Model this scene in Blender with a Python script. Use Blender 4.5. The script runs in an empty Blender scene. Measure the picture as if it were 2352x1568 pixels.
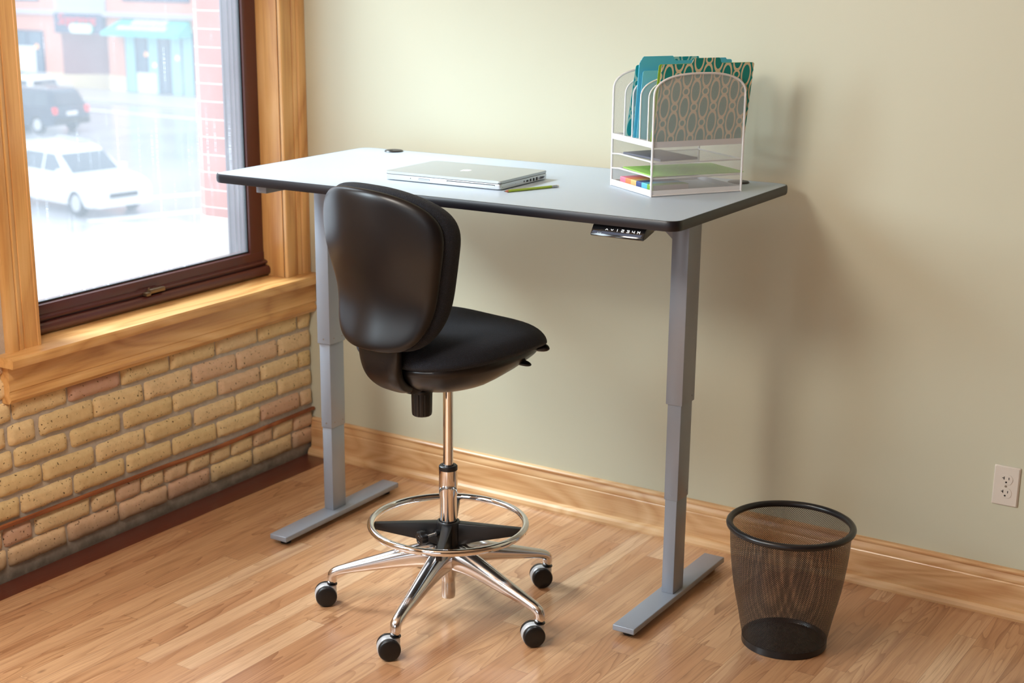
import bpy, bmesh, math, random
from mathutils import Vector, Matrix, noise
PI = math.pi
SC = bpy.context.scene
COL = SC.collection

# ------------------------------------------------------------------ camera
cam_data = bpy.data.cameras.new('camera')
cam = bpy.data.objects.new('camera', cam_data)
COL.objects.link(cam)
F_PX = 3439.93
cam_data.sensor_fit = 'HORIZONTAL'
cam_data.sensor_width = 36.0
cam_data.lens = F_PX / 2352 * 36.0
cam_data.shift_x = 84.9036 / 2352
cam_data.shift_y = 68.2396 / 2352
YAW, PITCH, ROLL = -0.5891, 0.2723, 0.0033
_f = Vector((math.sin(YAW) * math.cos(PITCH), math.cos(YAW) * math.cos(PITCH), -math.sin(PITCH)))
_r = Vector((math.cos(YAW), -math.sin(YAW), 0))
_u = _r.cross(_f)
_right = _r * math.cos(ROLL) + _u * math.sin(ROLL)
_up = -_r * math.sin(ROLL) + _u * math.cos(ROLL)
mw = Matrix.Identity(4)
for i in range(3):
    mw[i][0], mw[i][1], mw[i][2] = _right[i], _up[i], -_f[i]
mw[0][3], mw[1][3], mw[2][3] = 3.4894, -4.1347, 1.82
cam.matrix_world = mw
cam_data.clip_start, cam_data.clip_end = 0.05, 400
cam_data.dof.use_dof = True
cam_data.dof.focus_distance = 3.95
cam_data.dof.aperture_fstop = 3.8
SC.camera = cam

# ------------------------------------------------------------------ view, world, daylight
SC.view_settings.view_transform = 'Standard'
SC.view_settings.look = 'None'
SC.view_settings.gamma = 1
SC.view_settings.exposure = 0.1
SC.view_settings.use_curve_mapping = False
world = bpy.data.worlds.new('overcast_sky')
SC.world = world
world.use_nodes = True
wn = world.node_tree.nodes
wn['Background'].inputs[0].default_value = (0.86, 0.93, 1.0, 1)
wn['Background'].inputs[1].default_value = 1.65


def area(name, loc, target, sx, sy, power, color):
    l = bpy.data.lights.new(name, 'AREA')
    l.shape = 'RECTANGLE'
    l.size, l.size_y = sx, sy
    l.energy = power
    l.color = color
    o = bpy.data.objects.new(name, l)
    COL.objects.link(o)
    o.location = loc
    d = Vector(target) - Vector(loc)
    o.rotation_euler = d.to_track_quat('-Z', 'Y').to_euler()
    return o


# daylight falling through the windows of the left wall and of the wall behind the camera
area('daylight_near_corner_window', (-5.7, -2.3, 7.4), (1.0, -0.5, 0.7), 3.6, 3.4, 2350, (0.80, 0.92, 1.0))
area('daylight_second_window', (-0.13, -2.75, 1.95), (2.0, -2.35, 1.2), 1.15, 1.0, 74, (0.76, 0.91, 1.0))
area('daylight_third_window', (-0.13, -4.75, 1.95), (2.0, -4.2, 1.35), 1.15, 1.0, 20, (0.84, 0.94, 1.0))
area('daylight_rear_window', (2.6, -7.3, 2.0), (2.2, 0, 0.7), 2.6, 1.5, 6, (0.96, 0.97, 1.0))


# ------------------------------------------------------------------ helpers
def lin(r, g, b):
    return tuple(((c / 255) / 12.92 if c / 255 <= 0.04045 else ((c / 255 + 0.055) / 1.055) ** 2.4) for c in (r, g, b))


def mat(name, color=(0.5, 0.5, 0.5), rough=0.5, metal=0.0, coat=0.0, coat_rough=0.1, sheen=0.0, spec=0.5, emit=None, estr=0.0):
    m = bpy.data.materials.new(name)
    m.use_nodes = True
    p = m.node_tree.nodes['Principled BSDF']
    p.inputs['Base Color'].default_value = (*color, 1)
    p.inputs['Roughness'].default_value = rough
    p.inputs['Metallic'].default_value = metal
    p.inputs['Coat Weight'].default_value = coat
    p.inputs['Coat Roughness'].default_value = coat_rough
    p.inputs['Sheen Weight'].default_value = sheen
    p.inputs['Specular IOR Level'].default_value = spec
    if emit:
        p.inputs['Emission Color'].default_value = (*emit, 1)
        p.inputs['Emission Strength'].default_value = estr
    return m


class N:
    """small node-tree writer"""
    def __init__(s, m):
        s.t = m.node_tree
        s.p = s.t.nodes.get('Principled BSDF')

    def new(s, typ, **kw):
        n = s.t.nodes.new(typ)
        for k, v in kw.items():
            setattr(n, k, v)
        return n

    def link(s, a, b):
        s.t.links.new(a, b)

    def setin(s, sock, v):
        if isinstance(v, bpy.types.NodeSocket):
            s.link(v, sock)
        elif v is not None:
            sock.default_value = v

    def math(s, op, a, b=None, c=None, clamp=False):
        n = s.new('ShaderNodeMath', operation=op, use_clamp=clamp)
        s.setin(n.inputs[0], a)
        s.setin(n.inputs[1], b)
        s.setin(n.inputs[2], c)
        return n.outputs[0]

    def mix(s, f, a, b, blend='MIX'):
        n = s.new('ShaderNodeMix', data_type='RGBA', blend_type=blend)
        s.setin(n.inputs[0], f)
        s.setin(n.inputs[6], a if isinstance(a, bpy.types.NodeSocket) else (*a[:3], 1))
        s.setin(n.inputs[7], b if isinstance(b, bpy.types.NodeSocket) else (*b[:3], 1))
        return n.outputs[2]

    def ramp(s, fac, stops, interp='LINEAR'):
        n = s.new('ShaderNodeValToRGB')
        n.color_ramp.interpolation = interp
        e = n.color_ramp.elements
        while len(e) < len(stops):
            e.new(0.5)
        for el, (p_, c) in zip(e, stops):
            el.position = p_
            el.color = (*c, 1) if len(c) == 3 else c
        s.setin(n.inputs[0], fac)
        return n.outputs[0]

    def coord(s, kind='Object'):
        return s.new('ShaderNodeTexCoord').outputs[kind]

    def mapping(s, vec, scale=(1, 1, 1), loc=(0, 0, 0), rot=(0, 0, 0)):
        n = s.new('ShaderNodeMapping')
        n.inputs['Scale'].default_value = scale
        n.inputs['Location'].default_value = loc
        n.inputs['Rotation'].default_value = rot
        s.link(vec, n.inputs[0])
        return n.outputs[0]

    def noise(s, vec, scale=5, detail=3, rough=0.5, dist=0.0, out='Fac'):
        n = s.new('ShaderNodeTexNoise')
        n.inputs['Scale'].default_value = scale
        n.inputs['Detail'].default_value = detail
        n.inputs['Roughness'].default_value = rough
        n.inputs['Distortion'].default_value = dist
        s.link(vec, n.inputs['Vector'])
        return n.outputs[out]

    def bump(s, h, strength=0.3, dist=0.002, prev=None):
        n = s.new('ShaderNodeBump')
        n.inputs['Strength'].default_value = strength
        n.inputs['Distance'].default_value = dist
        s.setin(n.inputs['Height'], h)
        if prev is not None:
            s.link(prev, n.inputs['Normal'])
        return n.outputs[0]

    def sep(s, v):
        n = s.new('ShaderNodeSeparateXYZ')
        s.link(v, n.inputs[0])
        return n.outputs

    def comb(s, x, y, z):
        n = s.new('ShaderNodeCombineXYZ')
        s.setin(n.inputs[0], x)
        s.setin(n.inputs[1], y)
        s.setin(n.inputs[2], z)
        return n.outputs[0]


def obj(name, bm, m, parent=None, smooth=True, angle=35, wn_=False):
    me = bpy.data.meshes.new(name)
    bmesh.ops.recalc_face_normals(bm, faces=bm.faces[:])
    bm.to_mesh(me)
    bm.free()
    for mm in (m if isinstance(m, (list, tuple)) else [m]):
        me.materials.append(mm)
    if smooth:
        me.set_sharp_from_angle(angle=math.radians(angle))
        me.polygons.foreach_set('use_smooth', [True] * len(me.polygons))
    o = bpy.data.objects.new(name, me)
    COL.objects.link(o)
    if parent:
        o.parent = parent
    return o


def empty(name, loc=(0, 0, 0), rotz=0.0):
    o = bpy.data.objects.new(name, None)
    o.empty_display_size = 0.05
    COL.objects.link(o)
    o.location = loc
    o.rotation_euler = (0, 0, rotz)
    return o


def tag(o, label=None, cat=None, group=None, kind=None):
    if label: o['label'] = label
    if cat: o['category'] = cat
    if group: o['group'] = group
    if kind: o['kind'] = kind
    return o


def BM():
    return bmesh.new()


def box(bm, x0, x1, y0, y1, z0, z1, bev=0.0, seg=2, M=None, mi=0):
    vs = [bm.verts.new((x, y, z)) for x in (x0, x1) for y in (y0, y1) for z in (z0, z1)]
    idx = [(0, 1, 3, 2), (4, 6, 7, 5), (0, 4, 5, 1), (2, 3, 7, 6), (0, 2, 6, 4), (1, 5, 7, 3)]
    fs = [bm.faces.new([vs[i] for i in f]) for f in idx]
    for f in fs:
        f.material_index = mi
    geo = vs
    if bev > 0:
        es = list({e for f in fs for e in f.edges})
        r = bmesh.ops.bevel(bm, geom=es, offset=bev, segments=seg, profile=0.5, affect='EDGES')
        geo = list({v for f in r['faces'] for v in f.verts} | {v for v in vs if v.is_valid})
        for f in r['faces']:
            f.material_index = mi
    if M is not None:
        bmesh.ops.transform(bm, matrix=M, verts=[v for v in geo if v.is_valid])
    return geo


def prism(bm, pts, d, axis='Y', off=0.0, M=None, mi=0, bev=0.0):
    """closed polygon pts (a,b) extruded over d=(lo,hi) along axis"""
    def P(a, b, c):
        return {'Y': (a, c, b), 'X': (c, a, b), 'Z': (a, b, c)}[axis]
    lo = [bm.verts.new(P(a, b, d[0])) for a, b in pts]
    hi = [bm.verts.new(P(a, b, d[1])) for a, b in pts]
    n = len(pts)
    fs = [bm.faces.new(lo), bm.faces.new(hi[::-1])]
    for i in range(n):
        fs.append(bm.faces.new((lo[i], hi[i], hi[(i + 1) % n], lo[(i + 1) % n])))
    for f in fs:
        f.material_index = mi
    geo = lo + hi
    if bev > 0:
        es = list(set(fs[0].edges) | set(fs[1].edges))
        r = bmesh.ops.bevel(bm, geom=es, offset=bev, segments=2, profile=0.5, affect='EDGES')
        geo = list({v for f in r['faces'] for v in f.verts} | {v for v in geo if v.is_valid})
    if M is not None:
        bmesh.ops.transform(bm, matrix=M, verts=[v for v in geo if v.is_valid])
    return geo


def lathe(bm, prof, seg=48, M=None, close=False, uv=None, mi=0):
    """prof list of (r,z); r=0 makes a pole"""
    rings = []
    for r, z in prof:
        if r < 1e-6:
            rings.append([bm.verts.new((0, 0, z))])
        else:
            rings.append([bm.verts.new((r * math.cos(2 * PI * k / seg), r * math.sin(2 * PI * k / seg), z)) for k in range(seg)])
    lay = bm.loops.layers.uv.verify() if uv else None
    arc = [0]
    for a, b in zip(prof, prof[1:]):
        arc.append(arc[-1] + math.hypot(a[0] - b[0], a[1] - b[1]))
    for i in range(len(rings) - 1):
        a, b = rings[i], rings[i + 1]
        for k in range(seg):
            k2 = (k + 1) % seg
            if len(a) == 1 and len(b) == 1:
                continue
            if len(a) == 1:
                f = bm.faces.new((a[0], b[k2], b[k]))
            elif len(b) == 1:
                f = bm.faces.new((a[k], a[k2], b[0]))
            else:
                f = bm.faces.new((a[k], a[k2], b[k2], b[k]))
                if uv:
                    for l, (uu, vv) in zip(f.loops, ((k, arc[i]), (k + 1, arc[i]), (k + 1, arc[i + 1]), (k, arc[i + 1]))):
                        l[lay].uv = (uu / seg * uv, vv)
            f.material_index = mi
    vs = [v for r in rings for v in r]
    if M is not None:
        bmesh.ops.transform(bm, matrix=M, verts=vs)
    return vs


def sweep(bm, path, sect, closed=False, up=Vector((0, 0, 1)), caps=True, M=None):
    """path: list of (Vector, sx, sy); sect: closed list of (a,b): a along side, b along 'up-ish'"""
    n = len(path)
    rings = []
    for i, (p, sx, sy) in enumerate(path):
        if closed:
            t = path[(i + 1) % n][0] - path[i - 1][0]
        else:
            t = path[min(i + 1, n - 1)][0] - path[max(i - 1, 0)][0]
        t.normalize()
        side = t.cross(up)
        if side.length < 1e-4:
            side = Vector((1, 0, 0))
        side.normalize()
        nrm = side.cross(t)
        rings.append([bm.verts.new(p + side * (a * sx) + nrm * (b * sy)) for a, b in sect])
    m = len(sect)
    rng = range(n) if closed else range(n - 1)
    for i in rng:
        a, b = rings[i], rings[(i + 1) % n]
        for k in range(m):
            bm.faces.new((a[k], a[(k + 1) % m], b[(k + 1) % m], b[k]))
    if caps and not closed:
        bm.faces.new(rings[0][::-1])
        bm.faces.new(rings[-1])
    vs = [v for r in rings for v in r]
    if M is not None:
        bmesh.ops.transform(bm, matrix=M, verts=vs)
    return vs


def circ(n=12, r=1.0):
    return [(r * math.cos(2 * PI * k / n), r * math.sin(2 * PI * k / n)) for k in range(n)]


def rrect(w, h, r, n=4):
    out = []
    for cx, cy, a0 in ((w / 2 - r, h / 2 - r, 0), (-w / 2 + r, h / 2 - r, PI / 2), (-w / 2 + r, -h / 2 + r, PI), (w / 2 - r, -h / 2 + r, 1.5 * PI)):
        for k in range(n + 1):
            a = a0 + PI / 2 * k / n
            out.append((cx + r * math.cos(a), cy + r * math.sin(a)))
    return out


def tube(bm, pts, r, n=10, closed=False, up=Vector((0, 0, 1)), M=None):
    return sweep(bm, [(Vector(p), 1, 1) for p in pts], circ(n, r), closed=closed, up=up, M=M)


def disc_pad(bm, outline, base, top, bot, place, nr=14, nt=64):
    """closed cushion: outline(theta)->(a,b); base(a,b)->c; top(r), bot(r) offsets"""
    def ring(r, off):
        return [bm.verts.new(place(*(lambda a, b: (a * r, b * r, base(a * r, b * r) + off))(*outline(2 * PI * k / nt)))) for k in range(nt)]
    rs = [math.sin(PI / 2 * i / nr) for i in range(1, nr + 1)]
    o = outline
    ct = bm.verts.new(place(0, 0, base(0, 0) + top(0)))
    cb = bm.verts.new(place(0, 0, base(0, 0) - bot(0)))
    T = [ring(r, top(r)) for r in rs[:-1]] + [ring(1.0, 0.5 * (top(1) - bot(1)))]
    B = [ring(r, -bot(r)) for r in rs[:-1]] + [T[-1]]
    for k in range(nt):
        k2 = (k + 1) % nt
        bm.faces.new((ct, T[0][k], T[0][k2]))
        bm.faces.new((cb, B[0][k2], B[0][k]))
        for i in range(len(T) - 1):
            bm.faces.new((T[i][k], T[i + 1][k], T[i + 1][k2], T[i][k2]))
            bm.faces.new((B[i][k], B[i][k2], B[i + 1][k2], B[i + 1][k]))


def rotz(a):
    return Matrix.Rotation(a, 4, 'Z')


def T3(x, y, z):
    return Matrix.Translation((x, y, z))


# ------------------------------------------------------------------ materials
def wood(name, axis, c_dark, c_mid, c_light, rough=0.35, across=26.0, along=1.3, offs=(0, 0, 0), coat=0.25, figure=1.0):
    m = mat(name, rough=rough, coat=coat, coat_rough=0.18)
    n = N(m)
    sc = {'X': (along, across, across), 'Y': (across, along, across), 'Z': (across, across, along)}[axis]
    v = n.mapping(n.coord(), sc, offs)
    v2 = n.mapping(n.coord(), tuple(s * (0.16 if s == across else 0.9) for s in sc), offs)
    g1 = n.noise(v, 1.0, 7, 0.62, 0.4)
    v3 = n.mapping(n.coord(), tuple(s * (4.5 if s == across else 2.0) for s in sc), offs)
    g2 = n.noise(v3, 1.0, 4, 0.7, 0.0)
    big = n.noise(v2, 1.0, 2, 0.5, 0.6)
    rings = n.math('FRACT', n.math('MULTIPLY', big, 9.0 * figure))
    rings = n.math('ABSOLUTE', n.math('SUBTRACT', rings, 0.5))
    f = n.math('ADD', n.math('MULTIPLY', g1, 0.62), n.math('MULTIPLY', rings, 0.42))
    f = n.math('ADD', f, n.math('MULTIPLY', n.math('SUBTRACT', g2, 0.5), 0.30))
    col = n.ramp(f, [(0.26, c_dark), (0.44, c_mid), (0.66, c_light)])
    n.link(col, n.p.inputs['Base Color'])
    n.link(n.bump(g2, 0.08, 0.0006), n.p.inputs['Normal'])
    return m


OAK = dict(c_dark=lin(198, 140, 80), c_mid=lin(224, 172, 106), c_light=lin(236, 190, 130))
M_oak_x = wood('oak_grain_x', 'X', lin(204, 154, 104), lin(222, 180, 130), lin(234, 198, 152), across=34, figure=1.3)
M_oak_y = wood('oak_grain_y', 'Y', **OAK, offs=(3, 1, 2))
M_oak_z = wood('oak_grain_z', 'Z', **OAK, figure=0.5)


def paint_wall():
    m = mat('sage_wall_paint', lin(205, 200, 169), 0.55)
    n = N(m)
    c = n.coord()
    big = n.noise(c, 1.3, 3, 0.5)
    col = n.mix(n.math('MULTIPLY', big, 0.5), lin(208, 208, 185), lin(201, 200, 176))
    n.link(col, n.p.inputs['Base Color'])
    n.link(n.bump(n.noise(c, 260, 2, 0.5), 0.10, 0.0008, n.bump(n.noise(c, 6, 2), 0.05, 0.01)), n.p.inputs['Normal'])
    return m


M_paint = paint_wall()


def floor_mat():
    m = mat('strip_wood_floor', rough=0.34, coat=0.8, coat_rough=0.22)
    n = N(m)
    c = n.coord()
    X, Y, Z_ = n.sep(c)
    W = 0.0573
    px = n.math('DIVIDE', n.math('SUBTRACT', X, 0.0769), W)
    ix = n.math('FLOOR', px)
    fx = n.math('FRACT', px)
    wn1 = n.new('ShaderNodeTexWhiteNoise', noise_dimensions='1D')
    n.link(ix, wn1.inputs['W'])
    py = n.math('ADD', n.math('DIVIDE', Y, 0.82), n.math('MULTIPLY', wn1.outputs['Value'], 7.0))
    # uneven board lengths
    py = n.math('ADD', py, n.math('MULTIPLY', n.math('SINE', n.math('MULTIPLY', py, 2.1)), 0.32))
    iy = n.math('FLOOR', py)
    fy = n.math('FRACT', py)
    wn2 = n.new('ShaderNodeTexWhiteNoise', noise_dimensions='3D')
    n.link(n.comb(ix, iy, 3.3), wn2.inputs['Vector'])
    rnd = wn2.outputs['Value']
    rc = n.sep(wn2.outputs['Color'])
    off = n.math('MULTIPLY', rnd, 37.0)
    gv = n.comb(n.math('ADD', n.math('MULTIPLY', X, 30.0), off), n.math('ADD', n.math('MULTIPLY', Y, 2.4), off), off)
    g1 = n.noise(gv, 1.0, 6, 0.6, 0.5)
    gv2 = n.comb(n.math('MULTIPLY', X, 230.0), n.math('MULTIPLY', Y, 6.0), off)
    g2 = n.noise(gv2, 1.0, 3, 0.6)
    fv = n.comb(n.math('ADD', n.math('MULTIPLY', X, 9.5), off), n.math('MULTIPLY', Y, 0.85), off)
    fig = n.noise(fv, 1.0, 2, 0.5, 0.5)
    rings = n.math('FRACT', n.math('MULTIPLY', fig, 17.0))
    rings = n.math('POWER', rings, 3.5)
    base = n.ramp(rnd, [(0.0, lin(186, 136, 96)), (0.35, lin(198, 151, 109)), (0.8, lin(207, 163, 122)), (1.0, lin(222, 187, 149))])
    dark = n.mix(1.0, base, (0.52, 0.40, 0.32), 'MULTIPLY')
    # heartwood streaks in some boards
    sv = n.comb(n.math('ADD', n.math('MULTIPLY', X, 26.0), off), n.math('MULTIPLY', Y, 0.8), off)
    streak = n.math('MULTIPLY', n.math('SUBTRACT', n.noise(sv, 1.0, 3, 0.55, 0.3), 0.55), 5.0, clamp=True)
    f = n.math('MULTIPLY', rings, n.math('ADD', n.math('MULTIPLY', rc[1], 0.75), 0.15))
    f = n.math('ADD', f, n.math('MULTIPLY', n.math('SUBTRACT', g1, 0.45), 0.9), clamp=True)
    col = n.mix(f, base, dark)
    col = n.mix(n.math('MULTIPLY', streak, n.math('MULTIPLY', rc[0], 0.75)), col, lin(142, 84, 54))
    col = n.mix(n.math('MULTIPLY', n.math('SUBTRACT', g2, 0.5), 1.5, clamp=True), col, lin(130, 80, 46))
    # occasional knots
    vor = n.new('ShaderNodeTexVoronoi')
    vor.inputs['Scale'].default_value = 1.0
    n.link(n.comb(n.math('MULTIPLY', X, 5.2), n.math('MULTIPLY', Y, 2.6), 0.0), vor.inputs['Vector'])
    knot = n.math('SUBTRACT', 1.0, n.math('DIVIDE', vor.outputs['Distance'], 0.05), clamp=True)
    col = n.mix(n.math('MULTIPLY', knot, 0.8), col, lin(80, 40, 25))
    ex = n.math('MINIMUM', fx, n.math('SUBTRACT', 1.0, fx))
    ey = n.math('MINIMUM', fy, n.math('SUBTRACT', 1.0, fy))
    seam = n.math('MAXIMUM', n.math('SUBTRACT', 1.0, n.math('DIVIDE', ex, 0.016), clamp=True),
                  n.math('SUBTRACT', 1.0, n.math('DIVIDE', ey, 0.0016), clamp=True))
    col = n.mix(n.math('MULTIPLY', seam, n.math('ADD', 0.35, n.math('MULTIPLY', rc[2], 0.5))), col, lin(84, 44, 24))
    # the dark reddish border board along the brick wall
    border = n.math('LESS_THAN', X, 0.1113)
    bcol = n.mix(g1, lin(84, 34, 22), lin(112, 52, 34))
    col = n.mix(border, col, bcol)
    n.link(col, n.p.inputs['Base Color'])
    n.link(n.math('ADD', 0.24, n.math('MULTIPLY', g1, 0.16)), n.p.inputs['Roughness'])
    n.link(n.bump(n.math('SUBTRACT', n.math('MULTIPLY', g2, 0.15), seam), 0.35, 0.0006,
                  n.bump(n.noise(c, 9, 2), 0.12, 0.004)), n.p.inputs['Normal'])
    return m


def brick_mat():
    m = mat('cream_brick', rough=0.85, spec=0.2)
    n = N(m)
    at = n.new('ShaderNodeAttribute', attribute_name='tone')
    rnd = at.outputs['Fac']
    c = n.coord()
    base = n.ramp(rnd, [(0.0, lin(226, 198, 146)), (0.4, lin(236, 208, 158)), (0.65, lin(230, 200, 158)), (0.85, lin(222, 186, 154)), (1.0, lin(204, 162, 140))])
    mot = n.noise(c, 42, 4, 0.65)
    col = n.mix(n.math('MULTIPLY', n.math('SUBTRACT', mot, 0.35), 0.9, clamp=True), base, lin(186, 150, 104))
    pits = n.noise(c, 120, 2, 0.5)
    pit = n.math('MULTIPLY', n.math('SUBTRACT', pits, 0.655), 16.0, clamp=True)
    col = n.mix(pit, col, lin(92, 66, 44))
    st = n.noise(n.mapping(c, (1, 1, 1), (4, 4, 4)), 9, 3, 0.6)
    X, Y, Z_ = n.sep(c)
    # grime sits on the lowest course
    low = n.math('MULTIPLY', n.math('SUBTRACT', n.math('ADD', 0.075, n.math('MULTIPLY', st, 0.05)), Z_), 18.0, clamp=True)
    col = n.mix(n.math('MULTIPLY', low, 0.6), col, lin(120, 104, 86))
    n.link(col, n.p.inputs['Base Color'])
    n.link(n.bump(n.math('ADD', n.math('MULTIPLY', mot, 0.6), n.math('MULTIPLY', pit, -0.8)), 0.7, 0.003), n.p.inputs['Normal'])
    return m


def mortar_mat():
    m = mat('brick_mortar', rough=0.95, spec=0.1)
    n = N(m)
    c = n.coord()
    a = n.noise(c, 60, 5, 0.7)
    b = n.noise(c, 14, 3, 0.6)
    col = n.mix(a, lin(168, 154, 138), lin(216, 204, 188))
    X, Y, Z_ = n.sep(c)
    low = n.math('MULTIPLY', n.math('SUBTRACT', n.math('ADD', 0.035, n.math('MULTIPLY', b, 0.06)), Z_), 16.0, clamp=True)
    col = n.mix(n.math('MULTIPLY', low, 0.85), col, lin(84, 74, 64))
    n.link(col, n.p.inputs['Base Color'])
    n.link(n.bump(a, 0.9, 0.004), n.p.inputs['Normal'])
    return m


M_floor = floor_mat()
M_brick = brick_mat()
M_mortar = mortar_mat()
M_lath = wood('reddish_lath', 'Y', lin(120, 62, 34), lin(160, 92, 52), lin(186, 116, 70), rough=0.6, coat=0)
M_white = mat('timber_ceiling', lin(176, 146, 116), 0.7)
M_brownframe = mat('maroon_window_frame', lin(86, 44, 40), 0.24, spec=0.6)
M_extframe = mat('aluminium_cladding', lin(84, 68, 78), 0.5)
M_gasket = mat('dark_gasket', lin(20, 24, 28), 0.6)
M_latch = mat('bronze_latch', lin(120, 98, 74), 0.35, metal=0.7)


def glass_mat():
    """rain-misted pane: clear glass with a thin film of droplets and running streaks"""
    m = bpy.data.materials.new('rain_misted_glass')
    m.use_nodes = True
    n = N(m)
    n.t.nodes.remove(n.p)
    out = n.t.nodes['Material Output']
    c = n.coord()
    X, Y, Z_ = n.sep(c)
    col = n.noise(n.comb(0.0, n.math('MULTIPLY', Y, 150.0), n.math('MULTIPLY', Z_, 2.2)), 1.0, 2, 0.5)
    drops = n.noise(n.comb(0.0, n.math('MULTIPLY', Y, 420.0), n.math('MULTIPLY', Z_, 170.0)), 1.0, 1, 0.5)
    area_ = n.noise(n.mapping(c, (1, 1, 1), (1.7, 0.4, 0.2)), 3.6, 2, 0.5)
    lowz = n.math('MULTIPLY', n.math('SUBTRACT', 1.45, Z_), 0.12)
    s = n.math('MULTIPLY', n.math('SUBTRACT', n.math('ADD', col, lowz), 0.66), 9.0, clamp=True)
    s = n.math('MULTIPLY', s, n.math('MULTIPLY', n.math('SUBTRACT', drops, 0.40), 5.0, clamp=True))
    s = n.math('MULTIPLY', s, n.math('MULTIPLY', n.math('SUBTRACT', area_, 0.38), 5.0, clamp=True))
    film = n.math('ADD', 0.052, n.math('MULTIPLY', area_, 0.06))
    f = n.math('ADD', film, n.math('MULTIPLY', s, 0.5), clamp=True)
    tr = n.new('ShaderNodeBsdfTransparent')
    tl = n.new('ShaderNodeBsdfTranslucent')
    tl.inputs[0].default_value = (0.88, 0.94, 1.0, 1)
    gl = n.new('ShaderNodeBsdfGlossy')
    gl.inputs['Roughness'].default_value = 0.02
    mx = n.new('ShaderNodeMixShader')
    n.link(f, mx.inputs[0])
    n.link(tr.outputs[0], mx.inputs[1])
    n.link(tl.outputs[0], mx.inputs[2])
    fr = n.new('ShaderNodeLayerWeight')
    fr.inputs[0].default_value = 0.5
    refl = n.math('ADD', 0.02, n.math('MULTIPLY', n.math('POWER', fr.outputs['Facing'], 4.0), 0.5))
    mx2 = n.new('ShaderNodeMixShader')
    n.link(refl, mx2.inputs[0])
    n.link(mx.outputs[0], mx2.inputs[1])
    n.link(gl.outputs[0], mx2.inputs[2])
    n.link(mx2.outputs[0], out.inputs[0])
    return m


M_glass = glass_mat()
M_clear = mat('car_window_glass', lin(70, 84, 98), 0.12, spec=0.7)

# ------------------------------------------------------------------ room shell
WA = 0.020          # the window wall stands about one degree off square
XM, YM = 8.0, -7.0  # room extent
CZ = 3.4


def struct(o):
    o['kind'] = 'structure'
    return o


bm = BM()
box(bm, -0.3, XM + 0.2, YM - 0.2, 0.15, -0.2, 0.0)
struct(obj('floor', bm, M_floor, smooth=False))
bm = BM()
box(bm, -0.3, XM + 0.2, YM - 0.2, 0.15, CZ, CZ + 0.2)
struct(obj('ceiling', bm, M_white, smooth=False))
bm = BM()
box(bm, -0.3, XM + 0.2, 0.0, 0.15, 0, CZ)
struct(obj('wall_back', bm, M_paint, smooth=False))
bm = BM()
box(bm, XM, XM + 0.15, YM, 0.0, 0, CZ)
struct(obj('wall_right', bm, mat('tan_wall_paint', lin(150, 120, 92), 0.7), smooth=False))
# wall behind the camera with a wide window opening
bm = BM()
for a in ((0.14, 1.2, 0, CZ), (4.1, XM, 0, CZ), (1.2, 4.1, 0, 0.8), (1.2, 4.1, 2.75, CZ)):
    box(bm, a[0], a[1], YM - 0.2, YM, a[2], a[3])
struct(obj('wall_front', bm, bpy.data.materials['tan_wall_paint'], smooth=False))

# left wall (local frame, rotated by WA about the room corner)
OPEN = [(-1.268, -0.1277), (-3.35, -2.15), (-5.35, -4.15)]   # window openings along y
ZS, ZT = 0.695, 2.5
bm = BM()
box(bm, -0.20, -0.012, YM, 0.0, 0.0, ZS - 0.03)     # mortar body below the sills
wall_left = struct(obj('wall_left', bm, M_mortar, smooth=False))
wall_left.rotation_euler.z = WA
# plaster/brick piers between windows, lintel
bm = BM()
ys = [0.0]
for a, b in OPEN:
    ys += [b, a]
ys += [YM]
for i in range(0, len(ys), 2):
    box(bm, -0.20, -0.012, ys[i + 1], ys[i], ZS - 0.03, ZT)
box(bm, -0.20, -0.012, YM, 0.0, ZT, CZ)
o = obj('masonry_pier', bm, M_mortar, wall_left, smooth=False)

# bricks: one mesh, every brick a roughened block standing slightly proud of the mortar
random.seed(11)
bm = BM()
tone = bm.verts.layers.float.new('tone')


def brick(y0, y1, z0, z1, t, proud=0.0, r=0.010):
    z0 -= 0.005
    z1 += 0.005
    y0 -= 0.003
    y1 += 0.003
    ny, nz = max(4, int((y1 - y0) / 0.011)), 6
    seed = random.random() * 100
    grid = []
    for j in range(nz + 1):
        row = []
        for i in range(ny + 1):
            u, v = i / ny, j / nz
            y, z = y0 + (y1 - y0) * u, z0 + (z1 - z0) * v
            ey = min(u, 1 - u) * (y1 - y0)
            ez = min(v, 1 - v) * (z1 - z0)
            # rounded corners in elevation
            if ey < r and ez < r:
                cy = (y0 + r) if u < 0.5 else (y1 - r)
                cz = (z0 + r) if v < 0.5 else (z1 - r)
                d = Vector((y - cy, z - cz))
                if d.length > r:
                    d = d.normalized() * r
                y, z = cy + d.x, cz + d.y
            w = noise.noise(Vector((y * 38 + seed, z * 38, seed)))
            w2 = noise.noise(Vector((y * 90 + seed, z * 90, seed + 7)))
            edge = min(ey, ez)
            y += w * 0.0035
            z += noise.noise(Vector((y * 30 + seed, z * 30, seed + 3))) * 0.0035
            x = proud + 0.0022 + w * 0.0016 + w2 * 0.0010
            if edge < 1e-5:
                x = -0.011
            elif edge < 0.012:
                x -= 0.0015
            vtx = bm.verts.new((x, y, z))
            vtx[tone] = t
            row.append(vtx)
        grid.append(row)
    for j in range(nz):
        for i in range(ny):
            bm.faces.new((grid[j][i], grid[j][i + 1], grid[j + 1][i + 1], grid[j + 1][i]))


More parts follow.
